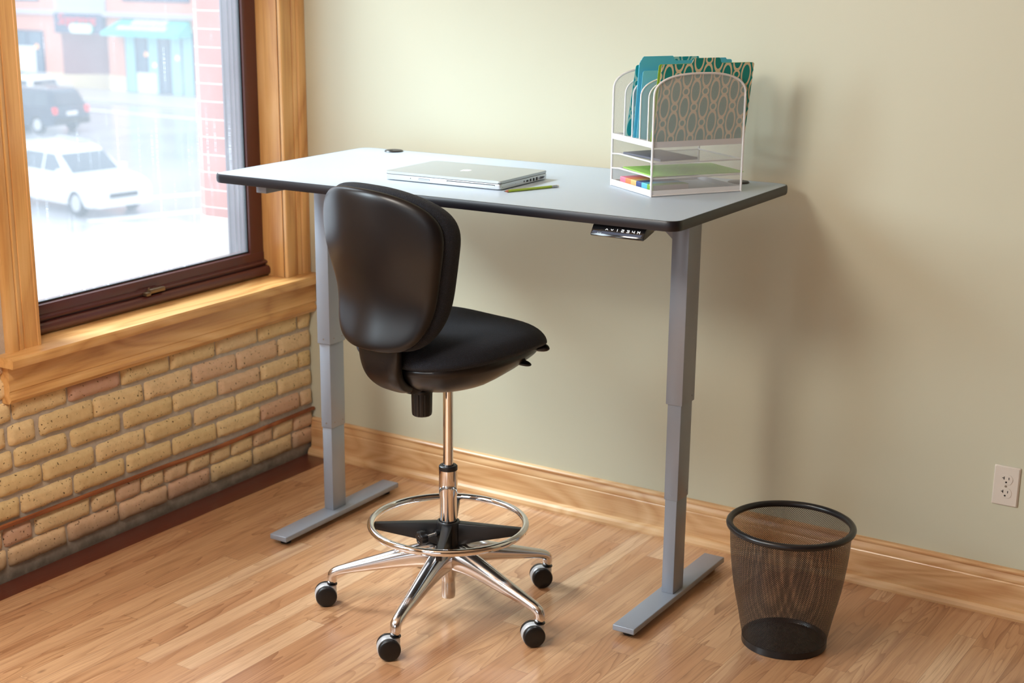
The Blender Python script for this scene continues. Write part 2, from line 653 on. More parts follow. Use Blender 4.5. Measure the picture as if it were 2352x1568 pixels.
ROWS = {
    -1: (0.047, 0.100, [(-1.66, -1.46), (-1.447, -1.225), (-1.212, -1.004), (-0.993, -0.781), (-0.770, -0.572), (-0.559, -0.349), (-0.337, -0.130), (-0.118, -0.006)]),
    0: (0.114, 0.164, [(-1.60, -1.47), (-1.459, -1.357), (-1.339, -1.123), (-1.108, -1.015), (-1.003, -0.902), (-0.892, -0.795), (-0.785, -0.684), (-0.674, -0.571), (-0.561, -0.464), (-0.453, -0.347), (-0.337, -0.237), (-0.226, -0.121), (-0.110, -0.006)]),
    1: (0.198, 0.248, [(-1.60, -1.396), (-1.384, -1.185), (-1.172, -0.965), (-0.950, -0.750), (-0.739, -0.530), (-0.519, -0.300), (-0.291, -0.077), (-0.066, -0.006)]),
    2: (0.272, 0.322, [(-1.68, -1.478), (-1.465, -1.302), (-1.293, -1.091), (-1.075, -0.870), (-0.857, -0.649), (-0.628, -0.427), (-0.419, -0.202), (-0.191, -0.006)]),
    3: (0.348, 0.396, [(-1.60, -1.408), (-1.394, -1.197), (-1.175, -0.970), (-0.951, -0.734), (-0.725, -0.515), (-0.503, -0.295), (-0.283, -0.081), (-0.070, -0.006)]),
    4: (0.418, 0.472, [(-1.63, -1.428), (-1.412, -1.316), (-1.293, -1.081), (-1.075, -0.865), (-0.852, -0.640), (-0.628, -0.418), (-0.406, -0.196), (-0.184, -0.006)]),
    5: (0.494, 0.545, [(-1.60, -1.40), (-1.388, -1.185), (-1.172, -0.964), (-0.950, -0.742), (-0.730, -0.520), (-0.508, -0.300), (-0.288, -0.080), (-0.068, -0.006)]),
    6: (0.567, 0.618, [(-1.66, -1.46), (-1.447, -1.240)]),
    7: (0.640, 0.690, [(-1.62, -1.41)]),
}
for k, (z0, z1, L) in ROWS.items():
    for y0, y1 in L:
        t = random.random() ** 2.0
        if k <= 0:
            t = min(1, 0.35 + 0.6 * random.random())
        brick(y0, y1, z0, z1, t, proud=random.uniform(-0.0015, 0.0015))
# the rest of the wall, outside the frame, in plain stretcher bond
for k in range(33):
    z0 = 0.047 + 0.0745 * k
    y = (-1.70 if k < 7 else -1.445) - (0.11 if k % 2 else 0)
    while y > -2.12:
        brick(max(y - 0.205, -2.14), y, z0, z0 + 0.052, random.random())
        y -= 0.217
o = obj('brick', bm, M_brick, wall_left, angle=60)
o['kind'] = 'stuff'
# thin wooden lath let into the wall between two courses
bm = BM()
random.seed(3)
pts = [(-1.75, 0.185), (-1.22, 0.179), (-0.82, 0.174), (-0.54, 0.168), (-0.01, 0.176)]
sec = rrect(0.014, 0.011, 0.002, 2)
path = []
for i in range(len(pts) - 1):
    for s in range(6):
        u = s / 6
        path.append((Vector((0.002 + 0.0015 * noise.noise(Vector((i + u, 2, 3))), pts[i][0] + (pts[i + 1][0] - pts[i][0]) * u, pts[i][1] + (pts[i + 1][1] - pts[i][1]) * u + 0.001 * noise.noise(Vector((3 * (i + u), 7, 3))))), 1, 1))
path.append((Vector((0.002, -0.006, 0.176)), 1, 1))
sweep(bm, path, sec)
obj('lath_strip', bm, M_lath, wall_left)

# ------------------------------------------------------------------ trim of the visible window
def rotwall(o):
    o.rotation_euler.z = WA
    return o


# deep sill board (stool)
bm = BM()
prism(bm, [(-0.112, ZS - 0.030), (0.062, ZS - 0.030), (0.0655, ZS - 0.022), (0.066, ZS - 0.006), (0.0625, ZS), (-0.112, ZS)], (-1.436, -0.001))
for v in bm.verts:
    if v.co.y < -1.0 and v.co.x < -0.02:
        pass
sill = rotwall(struct(obj('trim_1', bm, M_oak_y, smooth=True, angle=30)))
# apron below it, with its little moulding
bm = BM()
prism(bm, [(-0.011, 0.6645), (0.026, 0.6645), (0.026, 0.590), (0.023, 0.586), (0.023, 0.578), (0.028, 0.572), (0.029, 0.563), (0.024, 0.556), (0.019, 0.550), (-0.011, 0.550)], (-1.422, -0.003))
rotwall(struct(obj('trim_2', bm, M_oak_y, angle=25)))
# casings: profile across y, extruded in z
def casing(y_in, s):
    """y_in inner edge, s=+1 if the casing runs to larger y"""
    pr = [(0, 0.000), (0.0, 0.015), (0.003, 0.018), (0.012, 0.018), (0.014, 0.0155), (0.058, 0.0145), (0.060, 0.011), (0.062, 0.010), (0.064, 0.0145),
          (0.070, 0.017), (0.078, 0.0185), (0.0815, 0.017), (0.083, 0.014), (0.086, 0.017), (0.090, 0.0215), (0.098, 0.0235), (0.122, 0.0235), (0.1275, 0.021), (0.1275, 0.0)]
    b = BM()
    prism(b, [(-0.0145 + x - 0.003, y_in + s * a) for a, x in pr], (ZS, ZT), axis='Z')
    return b


rotwall(struct(obj('trim_3', casing(-0.1277, 1), M_oak_z, angle=25)))
rotwall(struct(obj('trim_4', casing(-1.268, -1), M_oak_z, angle=25)))
bm = BM()
box(bm, -0.0145, 0.006, -1.40, -0.001, ZT, ZT + 0.12, 0.003)
rotwall(struct(obj('trim_5', bm, M_oak_y)))
# jambs and head
bm = BM()
box(bm, -0.112, -0.016, -0.1277 - 0.003, -0.100, ZS, ZT)
box(bm, -0.112, -0.016, -1.290, -1.268 + 0.003, ZS, ZT)
box(bm, -0.112, -0.016, -1.290, -0.100, ZT - 0.003, ZT + 0.02)
rotwall(struct(obj('trim_6', bm, M_oak_z, smooth=False)))

# window unit
win = empty('window_1', (0, 0, 0), WA)
struct(win)
YL, YR = -1.268, -0.1277
bm = BM()
# side and top frame (flat maroon faces) around the pane
FY = 0.072
box(bm, -0.150, -0.108, YR - FY, YR + 0.004, ZS + 0.02, ZT, 0.0015)
box(bm, -0.150, -0.108, YL - 0.004, YL + FY - 0.014, ZS + 0.02, ZT, 0.0015)
box(bm, -0.150, -0.108, YL, YR, ZT - FY, ZT, 0.0015)
# lower rail: sloped ledge, face, hand rail strip, groove and rounded base
prism(bm, [(-0.150, ZS + 0.004), (-0.150, 0.788), (-0.124, 0.788), (-0.108, 0.781), (-0.106, 0.777), (-0.106, 0.753), (-0.092, 0.748), (-0.090, 0.744), (-0.092, 0.739),
           (-0.101, 0.738), (-0.101, 0.733), (-0.086, 0.731), (-0.080, 0.726), (-0.077, 0.717), (-0.078, 0.706), (-0.084, 0.699), (-0.090, ZS), (-0.150, ZS)], (YL + 0.001, YR - 0.001))
obj('window_frame', bm, M_brownframe, win, angle=28)
bm = BM()
box(bm, -0.128, -0.118, YR - FY - 0.004, YR - FY + 0.001, 0.78, ZT - FY)
box(bm, -0.128, -0.118, YL + FY - 0.015, YL + FY - 0.010, 0.78, ZT - FY)
box(bm, -0.128, -0.118, YL + FY - 0.015, YR - FY, 0.784, 0.7895)
obj('gasket', bm, M_gasket, win, smooth=False)
bm = BM()
box(bm, -0.126, -0.120, YL + FY - 0.014, YR - FY + 0.002, 0.782, ZT - FY)
obj('window_pane', bm, M_glass, win, smooth=False)
# outer frame beyond the glass: stepped cladding
bm = BM()
prism(bm, [(-0.129, YR - FY + 0.0), (-0.134, YR - FY - 0.004), (-0.146, YR - FY - 0.004), (-0.148, YR - FY - 0.009), (-0.162, YR - FY - 0.009), (-0.164, YR - FY - 0.014),
           (-0.182, YR - FY - 0.016), (-0.184, YR - FY - 0.022), (-0.190, YR - FY - 0.022), (-0.190, YR + 0.01), (-0.129, YR + 0.01)], (0.74, ZT), axis='Z')
prism(bm, [(-0.129, YL + FY), (-0.190, YL + FY), (-0.190, YL - 0.01), (-0.129, YL - 0.01)], (0.74, ZT), axis='Z')
prism(bm, [(-0.129, 0.785), (-0.190, 0.770), (-0.190, 0.70), (-0.129, 0.70)], (YL, YR))
obj('outer_frame', bm, M_extframe, win, angle=20)
# latch on the lower rail
bm = BM()
box(bm, -0.096, -0.078, -0.735, -0.665, 0.7385, 0.7525, 0.002)
box(bm, -0.092, -0.074, -0.755, -0.735, 0.734, 0.746, 0.002)
tube(bm, [(-0.084, -0.735, 0.750), (-0.084, -0.735, 0.7585)], 0.003)
obj('window_latch', bm, M_latch, win)

# outside reveal of the masonry: red brick with a stone base
M_redbrick = mat('salmon_brick', lin(196, 122, 104), 0.9)
n = N(M_redbrick)
c = n.coord()
X, Y, Z_ = n.sep(c)
rowi = n.math('DIVIDE', Z_, 0.0625)
fz = n.math('FRACT', rowi)
mort = n.math('LESS_THAN', n.math('MINIMUM', fz, n.math('SUBTRACT', 1.0, fz)), 0.055)
wnn = n.new('ShaderNodeTexWhiteNoise', noise_dimensions='1D')
n.link(n.math('FLOOR', rowi), wnn.inputs['W'])
cc = n.mix(wnn.outputs['Value'], lin(146, 84, 72), lin(162, 100, 86))
cc = n.mix(n.math('MULTIPLY', n.noise(c, 60, 3), 0.35), cc, lin(178, 124, 108))
cc = n.mix(mort, cc, lin(186, 158, 148))
n.link(cc, n.p.inputs['Base Color'])
M_stone = mat('pale_limestone', lin(206, 196, 180), 0.9)
n = N(M_stone)
n.link(n.mix(n.noise(n.coord(), 16, 5, 0.6), lin(150, 142, 130), lin(190, 184, 174)), n.p.inputs['Base Color'])
bm = BM()
yy = YR - FY - 0.014
prism(bm, [(-0.190, yy), (-0.300, yy - 0.002), (-0.34, yy + 0.02), (-0.34, 0.3), (-0.190, 0.3)], (0.905, 3.2), axis='Z')
p1 = rotwall(struct(obj('trim_7', bm, M_redbrick, smooth=False)))
bm = BM()
prism(bm, [(-0.190, yy - 0.003), (-0.306, yy - 0.005), (-0.345, yy + 0.02), (-0.345, 0.3), (-0.190, 0.3)], (-5.0, 0.905), axis='Z')
rotwall(struct(obj('trim_8', bm, M_stone, smooth=False)))

# the other windows of the left wall (outside the frame) keep their panes and frames
for i, (a, b) in enumerate(OPEN[1:]):
    w = empty('window_%d' % (i + 2), (0, 0, 0), WA)
    struct(w)
    bm = BM()
    for q in ((a, a + 0.07, ZS, ZT), (b - 0.07, b, ZS, ZT), (a, b, ZS, ZS + 0.08), (a, b, ZT - 0.07, ZT)):
        box(bm, -0.15, -0.10, q[0], q[1], q[2], q[3], 0.002)
    obj('window_frame', bm, M_brownframe, w)
    bm = BM()
    box(bm, -0.012, 0.010, a - 0.13, a, ZS, ZT, 0.003)
    box(bm, -0.012, 0.010, b, b + 0.13, ZS, ZT, 0.003)
    box(bm, -0.1, 0.05, a - 0.15, b + 0.15, ZS - 0.03, ZS, 0.003)
    obj('window_casing', bm, M_oak_z, w)
w = empty('window_4', (0, YM, 0))
struct(w)
bm = BM()
for q in ((1.2, 1.27, 0.8, 2.75), (4.03, 4.1, 0.8, 2.75), (2.61, 2.69, 0.8, 2.75), (1.2, 4.1, 0.8, 0.88), (1.2, 4.1, 2.68, 2.75)):
    box(bm, q[0], q[1], -0.12, -0.04, q[2], q[3], 0.003)
obj('window_frame', bm, M_brownframe, w)

# ------------------------------------------------------------------ baseboard on the back wall
bm = BM()
prof = [(0, 0), (-0.042, 0.0), (-0.043, 0.008), (-0.040, 0.018), (-0.034, 0.025), (-0.0235, 0.0285), (-0.0205, 0.0290), (-0.0205, 0.1000), (-0.0190, 0.1025), (-0.0170, 0.1035),
        (-0.0185, 0.1060), (-0.0190, 0.1090), (-0.0178, 0.1150), (-0.0145, 0.1220), (-0.0130, 0.1265), (-0.0135, 0.1290), (-0.0165, 0.1320), (-0.0165, 0.1355), (-0.0130, 0.1395), (-0.009, 0.1410), (0, 0.1410)]
prism(bm, prof, (0.0, XM), axis='X')
struct(obj('baseboard_back', bm, M_oak_x, angle=22))
bm = BM()
box(bm, XM - 0.018, XM, YM, -0.05, 0, 0.14, 0.003)
struct(obj('baseboard_right', bm, M_oak_y))

# added fill light out of view, shaped as a hanging drum
M_lamp = mat('fill_light_glow', (0.8, 0.78, 0.74), 0.8, emit=(1.0, 0.93, 0.84), estr=36.0)
t = empty('fill_light_drum', (1.25, -2.6, 2.15))
tag(t, 'added drum-shaped fill light hanging unseen near the window wall', 'lamp')
bm = BM()
lathe(bm, [(0, -0.13), (0.22, -0.13), (0.25, -0.12), (0.25, 0.12), (0.22, 0.13), (0, 0.13)], 40)
obj('fill_light_body', bm, M_lamp, t)
bm = BM()
tube(bm, [(0, 0, 0.13), (0, 0, 1.25)], 0.008, 8)
obj('stem', bm, M_brownframe, t)

# ------------------------------------------------------------------ wall outlet
M_outlet = mat('ivory_plastic', lin(222, 214, 202), 0.35)
M_black = mat('black_slot', (0.01, 0.008, 0.006), 0.6)
M_screw = mat('outlet_screw', lin(150, 140, 126), 0.4, metal=0.6)
out = empty('wall_outlet', (2.4901 + 0.0357, 0, 0.3231 + 0.0584))
tag(out, 'ivory duplex electrical outlet with two sockets on the sage wall', 'outlet')
PW, PH = 0.0715, 0.1168
bm = BM()
r0, r1 = rrect(PW, PH, 0.003, 3), rrect(PW - 0.007, PH - 0.007, 0.002, 3)
rings = [[bm.verts.new((a, y, b)) for a, b in r] for r, y in ((r0, -0.0005), (r0, -0.003), (r1, -0.0065))]
m_ = len(r0)
for i in range(2):
    for k in range(m_):
        bm.faces.new((rings[i][k], rings[i][(k + 1) % m_], rings[i + 1][(k + 1) % m_], rings[i + 1][k]))
bm.faces.new(rings[2])
bm.faces.new(rings[0][::-1])
obj('cover_plate', bm, M_outlet, out, angle=20)
for s in (1, -1):
    zc = 0.0198 * s
    bm = BM()
    R_, hz = 0.0172, 0.0140
    a0 = math.asin(hz / R_)
    pts = [(R_ * math.cos(a0 * (k / 8)), zc + R_ * math.sin(a0 * (k / 8))) for k in range(-8, 9)]
    pts += [(-x, 2 * zc - z) for x, z in pts]
    prism(bm, pts, (-0.0078, -0.004), bev=0.0006)
    rec = obj('receptacle', bm, M_outlet, out, angle=20)
    bm = BM()
    box(bm, 0.0058, 0.0078, -0.0083, -0.0077, zc + 0.0005, zc + 0.0075)
    box(bm, -0.0074, -0.0052, -0.0083, -0.0077, zc - 0.0005, zc + 0.0085)
    box(bm, -0.0115, -0.0052, -0.0083, -0.0077, zc + 0.0032, zc + 0.0052)
    tube(bm, [(0, -0.0077, zc - 0.0075), (0, -0.0083, zc - 0.0075)], 0.0026, 12)
    obj('socket_slots', bm, M_black, rec, smooth=False)
bm = BM()
tube(bm, [(0, -0.006, 0), (0, -0.0078, 0)], 0.0032, 12)
obj('screw', bm, M_screw, out)

# ------------------------------------------------------------------ standing desk
DA, DX, DY = 0.0204, 0.3539, -0.8625
DW, DD, DH = 1.524, 0.762, 1.1837
M_lam = mat('pale_grey_laminate', lin(184, 198, 212), 0.42, coat=0.05)
n = N(M_lam)
n.link(n.bump(n.noise(n.coord(), 900, 2), 0.03, 0.0003), n.p.inputs['Normal'])
M_edge = mat('black_edge_band', lin(18, 18, 26), 0.40)
M_steel = mat('grey_powder_coated_steel', lin(146, 153, 164), 0.3, metal=0.15, spec=0.5)
M_rubber = mat('black_rubber', (0.012, 0.012, 0.012), 0.6)
M_plastic = mat('black_plastic', (0.014, 0.012, 0.013), 0.38)
desk = empty('standing_desk', (DX, DY, 0), DA)
tag(desk, 'raised standing desk with pale grey top, black edge and grey telescopic legs', 'desk')
bm = BM()
TT = 0.027
rr = rrect(DW, DD, 0.035, 10)
rr = [(a + DW / 2, b + DD / 2) for a, b in rr]
inner = [(DW / 2 + (a - DW / 2) * (1 - 0.007 / DW), DD / 2 + (b - DD / 2) * (1 - 0.007 / DD)) for a, b in rr]
prism(bm, inner, (DH - TT + 0.002, DH), axis='Z')
obj('tabletop', bm, M_lam, desk, smooth=False)
bm = BM()
prof = [(-0.0035, 0.0), (-0.0015, -0.0006), (0.0, -0.004), (0.0005, -0.012), (0.0, -0.022), (-0.002, -0.0262), (-0.006, -TT)]
ringv = []
for off, dz in prof:
    ringv.append([bm.verts.new((DW / 2 + (a - DW / 2) * (1 + 2 * off / DW), DD / 2 + (b - DD / 2) * (1 + 2 * off / DD), DH + dz + 0.0002)) for a, b in rr])
for i in range(len(prof) - 1):
    for k in range(len(rr)):
        bm.faces.new((ringv[i][k], ringv[i][(k + 1) % len(rr)], ringv[i + 1][(k + 1) % len(rr)], ringv[i + 1][k]))
bm.faces.new(ringv[-1])
obj('edge_band', bm, M_edge, desk, angle=45)
FX = (0.1142, 1.3430)
PX = (0.1148, 1.3537)
PWD, PY0, PY1 = 0.0506, 0.3388, 0.4211
for i in (0, 1):
    # foot
    bm = BM()
    box(bm, FX[i], FX[i] + 0.0667, 0.0732, 0.6868, 0.0165, 0.034, 0.0028, 3)
    foot = obj('foot', bm, M_steel, desk)
    for yy_ in (0.112, 0.650):
        bm = BM()
        lathe(bm, [(0, 0.0), (0.017, 0.0), (0.018, 0.003), (0.018, 0.012), (0.012, 0.0168), (0, 0.0168)], 20, M=T3(FX[i] + 0.033, yy_, 0))
        obj('glide', bm, M_rubber, foot)
    # three telescopic stages, widest on top
    for (inset, za, zb) in ((0.0066, 0.034, 0.50), (0.0043, 0.3194, 0.80), (0.0, 0.6039, DH - TT - 0.004)):
        bm = BM()
        if inset == 0.0066:
            zb = 0.3194 + 0.01
        elif inset == 0.0043:
            zb = 0.6039 + 0.01
        box(bm, PX[i] + inset, PX[i] + PWD - inset, PY0 + inset, PY1 - inset, za, zb, 0.0022, 2)
        col_ = obj('leg_column', bm, M_steel, desk)
        if inset < 0.005:
            for (x_, y_, ax) in ((PX[i] + PWD / 2, PY0 + inset, 'y'), (PX[i] + PWD - inset, PY0 + 0.022, 'x'), (PX[i] + PWD - inset, PY1 - 0.018, 'x')):
                bm = BM()
                if ax == 'y':
                    tube(bm, [(x_, y_ - 0.0008, za + 0.016), (x_, y_ + 0.001, za + 0.016)], 0.0028, 10)
                else:
                    tube(bm, [(x_ + 0.0006, y_, za + 0.018), (x_ - 0.001, y_, za + 0.018)], 0.0024, 10)
                obj('guide_screw', bm, M_screw if i == 0 else M_steel, col_)
    # bracket under the top, with a triangular gusset
    bm = BM()
    box(bm, PX[i] + 0.006, PX[i] + PWD - 0.006, 0.06, 0.70, DH - TT - 0.028, DH - TT - 0.001, 0.002)
    s = -1 if i == 1 else 1
    xg = PX[i] if i == 1 else PX[i] + PWD
    prism(bm, [(xg, DH - TT - 0.085), (xg, DH - TT - 0.002), (xg + s * 0.075, DH - TT - 0.002), (xg + s * 0.075, DH - TT - 0.020)], (PY0 + 0.003, PY0 + 0.007))
    prism(bm, [(xg, DH - TT - 0.085), (xg, DH - TT - 0.002), (xg + s * 0.075, DH - TT - 0.002), (xg + s * 0.075, DH - TT - 0.020)], (PY1 - 0.007, PY1 - 0.003))
    obj('support_bracket', bm, M_steel, desk)
bm = BM()
box(bm, PX[0] + PWD, PX[1], PY0 + 0.012, PY1 - 0.012, DH - TT - 0.045, DH - TT - 0.005, 0.002)
obj('crossbar', bm, M_steel, desk)
# cable grommets
for gx, gy in ((0.152, 0.722), (1.386, 0.704)):
    bm = BM()
    lathe(bm, [(0, 0.0055), (0.022, 0.0055), (0.0225, 0.0045), (0.0235, 0.0055), (0.029, 0.0045), (0.0315, 0.001), (0.0315, 0.0002), (0.0, 0.0002)], 36, M=T3(gx, gy, DH))
    g = obj('cable_grommet', bm, M_plastic, desk)
    g['label'] = 'black round cable grommet'
    bm = BM()
    box(bm, gx - 0.004, gx + 0.006, gy - 0.029, gy - 0.012, DH + 0.0052, DH + 0.0062)
    obj('cable_notch', bm, M_black, g, smooth=False)

# control handset under the front edge
M_gloss = mat('glossy_black', (0.008, 0.008, 0.009), 0.12)
M_strip = mat('blue_grey_strip', lin(78, 88, 110), 0.3, metal=0.4)
M_legend = mat('lit_white_legend', (0.8, 0.8, 0.8), 0.5, emit=(1, 1, 1), estr=0.7)
hs = empty('handset', (0, 0, 0))
hs.parent = desk
hs.location = (1.2795, 0.010, DH - TT - 0.001)
hs['label'] = 'glossy black height control panel with white symbols'
# local frame: x along the edge, panel face slopes down and forward
bm = BM()
HWd = 0.150
prism(bm, [(0.02, 0.0), (0.06, 0.0), (0.06, -0.016), (0.012, -0.027), (0.0, -0.030), (-0.0035, -0.0275), (-0.003, -0.024), (0.012, -0.003)], (0, HWd), axis='X', bev=0.002)
hbody = obj('handset_case', bm, M_gloss, hs, angle=30)
# face line from (0.012,-0.003) to (-0.003,-0.024)
A_, B_ = Vector((0, 0.012, -0.003)), Vector((0, -0.003, -0.024))
dv = (B_ - A_).normalized()
nv = Vector((0, dv.z, -dv.y))
if nv.y > 0:
    nv = -nv


def on_face(x, s, o=0.0004):
    return Vector((x, 0, 0)) + A_ + dv * s + nv * o


bm = BM()
for x0, x1 in ((0.003, 0.018), (0.0205, 0.0225), (0.0245, 0.0265), (0.029, 0.142)):
    q = [on_face(x0 + 0.003, 0.0165), on_face(x1 + 0.003, 0.0165), on_face(x1, 0.0235), on_face(x0, 0.0235)]
    bm.faces.new([bm.verts.new(p) for p in q])
obj('handset_strip', bm, M_strip, hs, smooth=False)


def strokes(lines, x, s, w, h, th, bm, fn):
    for l in lines:
        for a, b in zip(l, l[1:]):
            pa, pb = Vector((x + a[0] * w, s - a[1] * h)), Vector((x + b[0] * w, s - b[1] * h))
            d = (pb - pa).normalized() * th * 0.5
            nn = Vector((-d.y, d.x))
            q = [pa - d - nn, pb + d - nn, pb + d + nn, pa - d + nn]
            bm.faces.new([bm.verts.new(fn(c_.x, c_.y)) for c_ in q])


GL = {'^': [[(0, 0.25), (0.5, 0.75), (1, 0.25)]], 'v': [[(0, 0.75), (0.5, 0.25), (1, 0.75)]], '1': [[(0.5, 0), (0.5, 1)]],
      '2': [[(0, 1), (1, 1), (1, 0.5), (0, 0.5), (0, 0), (1, 0)]], '3': [[(0, 1), (1, 1), (1, 0), (0, 0)], [(0.2, 0.5), (1, 0.5)]],
      '4': [[(0, 1), (0, 0.45), (1, 0.45)], [(1, 1), (1, 0)]], 'M': [[(0, 0), (0, 1), (0.5, 0.5), (1, 1), (1, 0)]]}
bm = BM()
for k, ch in enumerate('^v1234M'):
    strokes(GL[ch], 0.040 + k * 0.0150, 0.0135, 0.0062, 0.0062, 0.0011, bm, lambda x, s: on_face(x, s, 0.0006))
obj('handset_legend', bm, M_legend, hs, smooth=False)

# ------------------------------------------------------------------ laptop
M_alu = mat('silver_aluminium', lin(206, 210, 214), 0.36, metal=0.75)
M_alu2 = mat('pale_silver_lid', lin(190, 196, 198), 0.42, metal=0.55)
M_logo = mat('white_logo', lin(245, 246, 248), 0.3)
lap = empty('laptop', (0.8537, -0.6656, DH), 0.0327)
tag(lap, 'closed silver laptop lying on the desk', 'laptop')
LW, LD = 0.392, 0.265
bm = BM()
rl = [(a + LW / 2, b + LD / 2) for a, b in rrect(LW, LD, 0.008, 5)]
prism(bm, rl, (0.0028, 0.0175), axis='Z', bev=0.0018)
base_ = obj('laptop_base', bm, M_alu, lap, angle=40)
bm = BM()
prism(bm, [(LW / 2 + (a - LW / 2) * 0.992, LD / 2 + (b - LD / 2) * 0.99) for a, b in rl], (0.0172, 0.0192), axis='Z')
obj('laptop_seam', bm, M_gasket, lap, smooth=False)
bm = BM()
prism(bm, rl, (0.0190, 0.0262), axis='Z', bev=0.0026)
lid_ = obj('laptop_lid', bm, M_alu2, lap, smooth=False)
# logo on the lid: a bitten apple with a leaf, its top towards the hinge
bm = BM()
pts = [(0, -0.40), (0.12, -0.46), (0.24, -0.42), (0.36, -0.26), (0.43, -0.08), (0.33, 0.0), (0.285, 0.10), (0.30, 0.20), (0.375, 0.285), (0.28, 0.37), (0.16, 0.385), (0.04, 0.345), (-0.04, 0.345),
       (-0.17, 0.39), (-0.30, 0.36), (-0.40, 0.25), (-0.43, 0.08), (-0.40, -0.12), (-0.30, -0.34), (-0.18, -0.45), (-0.06, -0.43)]
lc = Vector((LW / 2, LD / 2))
prism(bm, [(lc.x - a * 0.036, lc.y - b * 0.036) for a, b in pts], (0.0260, 0.0266), axis='Z')
prism(bm, [(lc.x - a * 0.036, lc.y - b * 0.036) for a, b in [(0.0, 0.42), (0.02, 0.54), (0.10, 0.63), (0.18, 0.65), (0.17, 0.55), (0.10, 0.45)]], (0.0260, 0.0266), axis='Z')
obj('lid_logo', bm, M_logo, lid_, smooth=False)
# front: sensor dot, latch button, disc slot
bm = BM()
tube(bm, [(0.090, -0.0004, 0.0105), (0.090, 0.001, 0.0105)], 0.0014, 10)
obj('sensor', bm, M_black, base_)
bm = BM()
prism(bm, [(a + 0.137, b + 0.0105) for a, b in rrect(0.0385, 0.0050, 0.0024, 4)], (-0.0003, 0.001))
obj('latch_recess', bm, M_strip, base_, smooth=False)
bm = BM()
prism(bm, [(a + 0.137, b + 0.0103) for a, b in rrect(0.0365, 0.0034, 0.0016, 4)], (-0.0009, 0.001))
obj('latch_button', bm, M_alu2, base_, smooth=False)
bm = BM()
box(bm, 0.214, 0.374, -0.0004, 0.001, 0.0115, 0.0148)
obj('disc_slot', bm, M_gasket, base_, smooth=False)
bm = BM()
box(bm, 0.216, 0.373, -0.0007, 0.001, 0.0117, 0.0129)
obj('disc_slot_lip', bm, M_alu, base_, smooth=False)
# ports on the right side
for y0, y1, z0, z1 in ((0.128, 0.133, 0.008, 0.0125), (0.143, 0.155, 0.007, 0.012), (0.163, 0.172, 0.006, 0.0135), (0.181, 0.190, 0.005, 0.0135), (0.198, 0.208, 0.005, 0.0140)):
    bm = BM()
    box(bm, LW - 0.001, LW + 0.0004, y0, y1, z0, z1, 0.0)
    obj('port', bm, M_black, base_, smooth=False)
for y_, z_, r_ in ((0.083, 0.010, 0.0007), (0.012, 0.0085, 0.0009)):
    bm = BM()
    tube(bm, [(LW - 0.001, y_, z_), (LW + 0.0004, y_, z_)], r_, 8)
    obj('case_screw', bm, M_black, base_, smooth=False)
bm = BM()
box(bm, LW - 0.001, LW + 0.0010, 0.220, 0.243, 0.0055, 0.0135, 0.001)
tube(bm, [(LW, 0.2165, 0.0095), (LW + 0.0014, 0.2165, 0.0095)], 0.0016, 8)
tube(bm, [(LW, 0.2465, 0.0095), (LW + 0.0014, 0.2465, 0.0095)], 0.0016, 8)
dv_ = obj('video_port', bm, M_steel, base_)
bm = BM()
for k in range(5):
    box(bm, LW + 0.0008, LW + 0.0013, 0.2225 + k * 0.004, 0.2245 + k * 0.004, 0.007, 0.012)
obj('video_port_pins', bm, M_black, dv_, smooth=False)
for fx_, fy_ in ((0.02, 0.02), (LW - 0.02, 0.02), (0.02, LD - 0.02), (LW - 0.02, LD - 0.02)):
    bm = BM()
    lathe(bm, [(0, 0), (0.006, 0), (0.006, 0.003), (0, 0.003)], 16, M=T3(fx_, fy_, 0))
    obj('rubber_foot', bm, M_rubber, base_)

# ------------------------------------------------------------------ pencil
M_lime = mat('lime_lacquer', lin(150, 176, 24), 0.3, coat=0.3)
M_cedar = mat('cedar_wood', lin(190, 120, 96), 0.7)
M_graph = mat('graphite', lin(40, 36, 40), 0.4)
M_ferrule = mat('ferrule_metal', lin(190, 194, 196), 0.28, metal=0.9)
M_eraser = mat('white_eraser', lin(228, 226, 224), 0.7)
p0, p1 = Vector((1.273, -0.679, DH)), Vector((1.344, -0.503, DH))
L_ = (p1 - p0).length
pen = empty('pencil', p0, math.atan2(p1.y - p0.y, p1.x - p0.x))
tag(pen, 'lime green pencil with a metal ferrule lying beside the laptop', 'pencil')
RP = 0.0037
hexa = [(RP * math.cos(PI / 3 * k + PI / 6), RP * math.sin(PI / 3 * k + PI / 6)) for k in range(6)]
bm = BM()
sweep(bm, [(Vector((0.014, 0, RP)), 1, 1), (Vector((L_ - 0.024, 0, RP)), 1, 1)], hexa)
obj('pencil_barrel', bm, M_lime, pen, smooth=False)
bm = BM()
sweep(bm, [(Vector((0.0045, 0, RP * 0.98)), 0.32, 0.32), (Vector((0.0142, 0, RP)), 0.97, 0.97)], circ(12, RP))
obj('pencil_point', bm, M_cedar, pen)
bm = BM()
sweep(bm, [(Vector((0.0, 0, RP * 0.96)), 0.04, 0.04), (Vector((0.0048, 0, RP * 0.98)), 0.34, 0.34)], circ(12, RP))
obj('pencil_lead', bm, M_graph, pen)
bm = BM()
pr_ = [(L_ - 0.025, 1.0), (L_ - 0.023, 1.0), (L_ - 0.022, 0.9), (L_ - 0.021, 1.0), (L_ - 0.019, 1.0), (L_ - 0.018, 0.9), (L_ - 0.017, 1.0), (L_ - 0.012, 1.0), (L_ - 0.011, 0.92), (L_ - 0.010, 1.0), (L_ - 0.006, 1.0)]
sweep(bm, [(Vector((x, 0, RP)), s, s) for x, s in pr_], circ(14, RP))
obj('ferrule', bm, M_ferrule, pen)
bm = BM()
sweep(bm, [(Vector((L_ - 0.007, 0, RP)), .9, .9), (Vector((L_ - 0.001, 0, RP)), .9, .9), (Vector((L_, 0, RP)), .7, .7)], circ(14, RP))
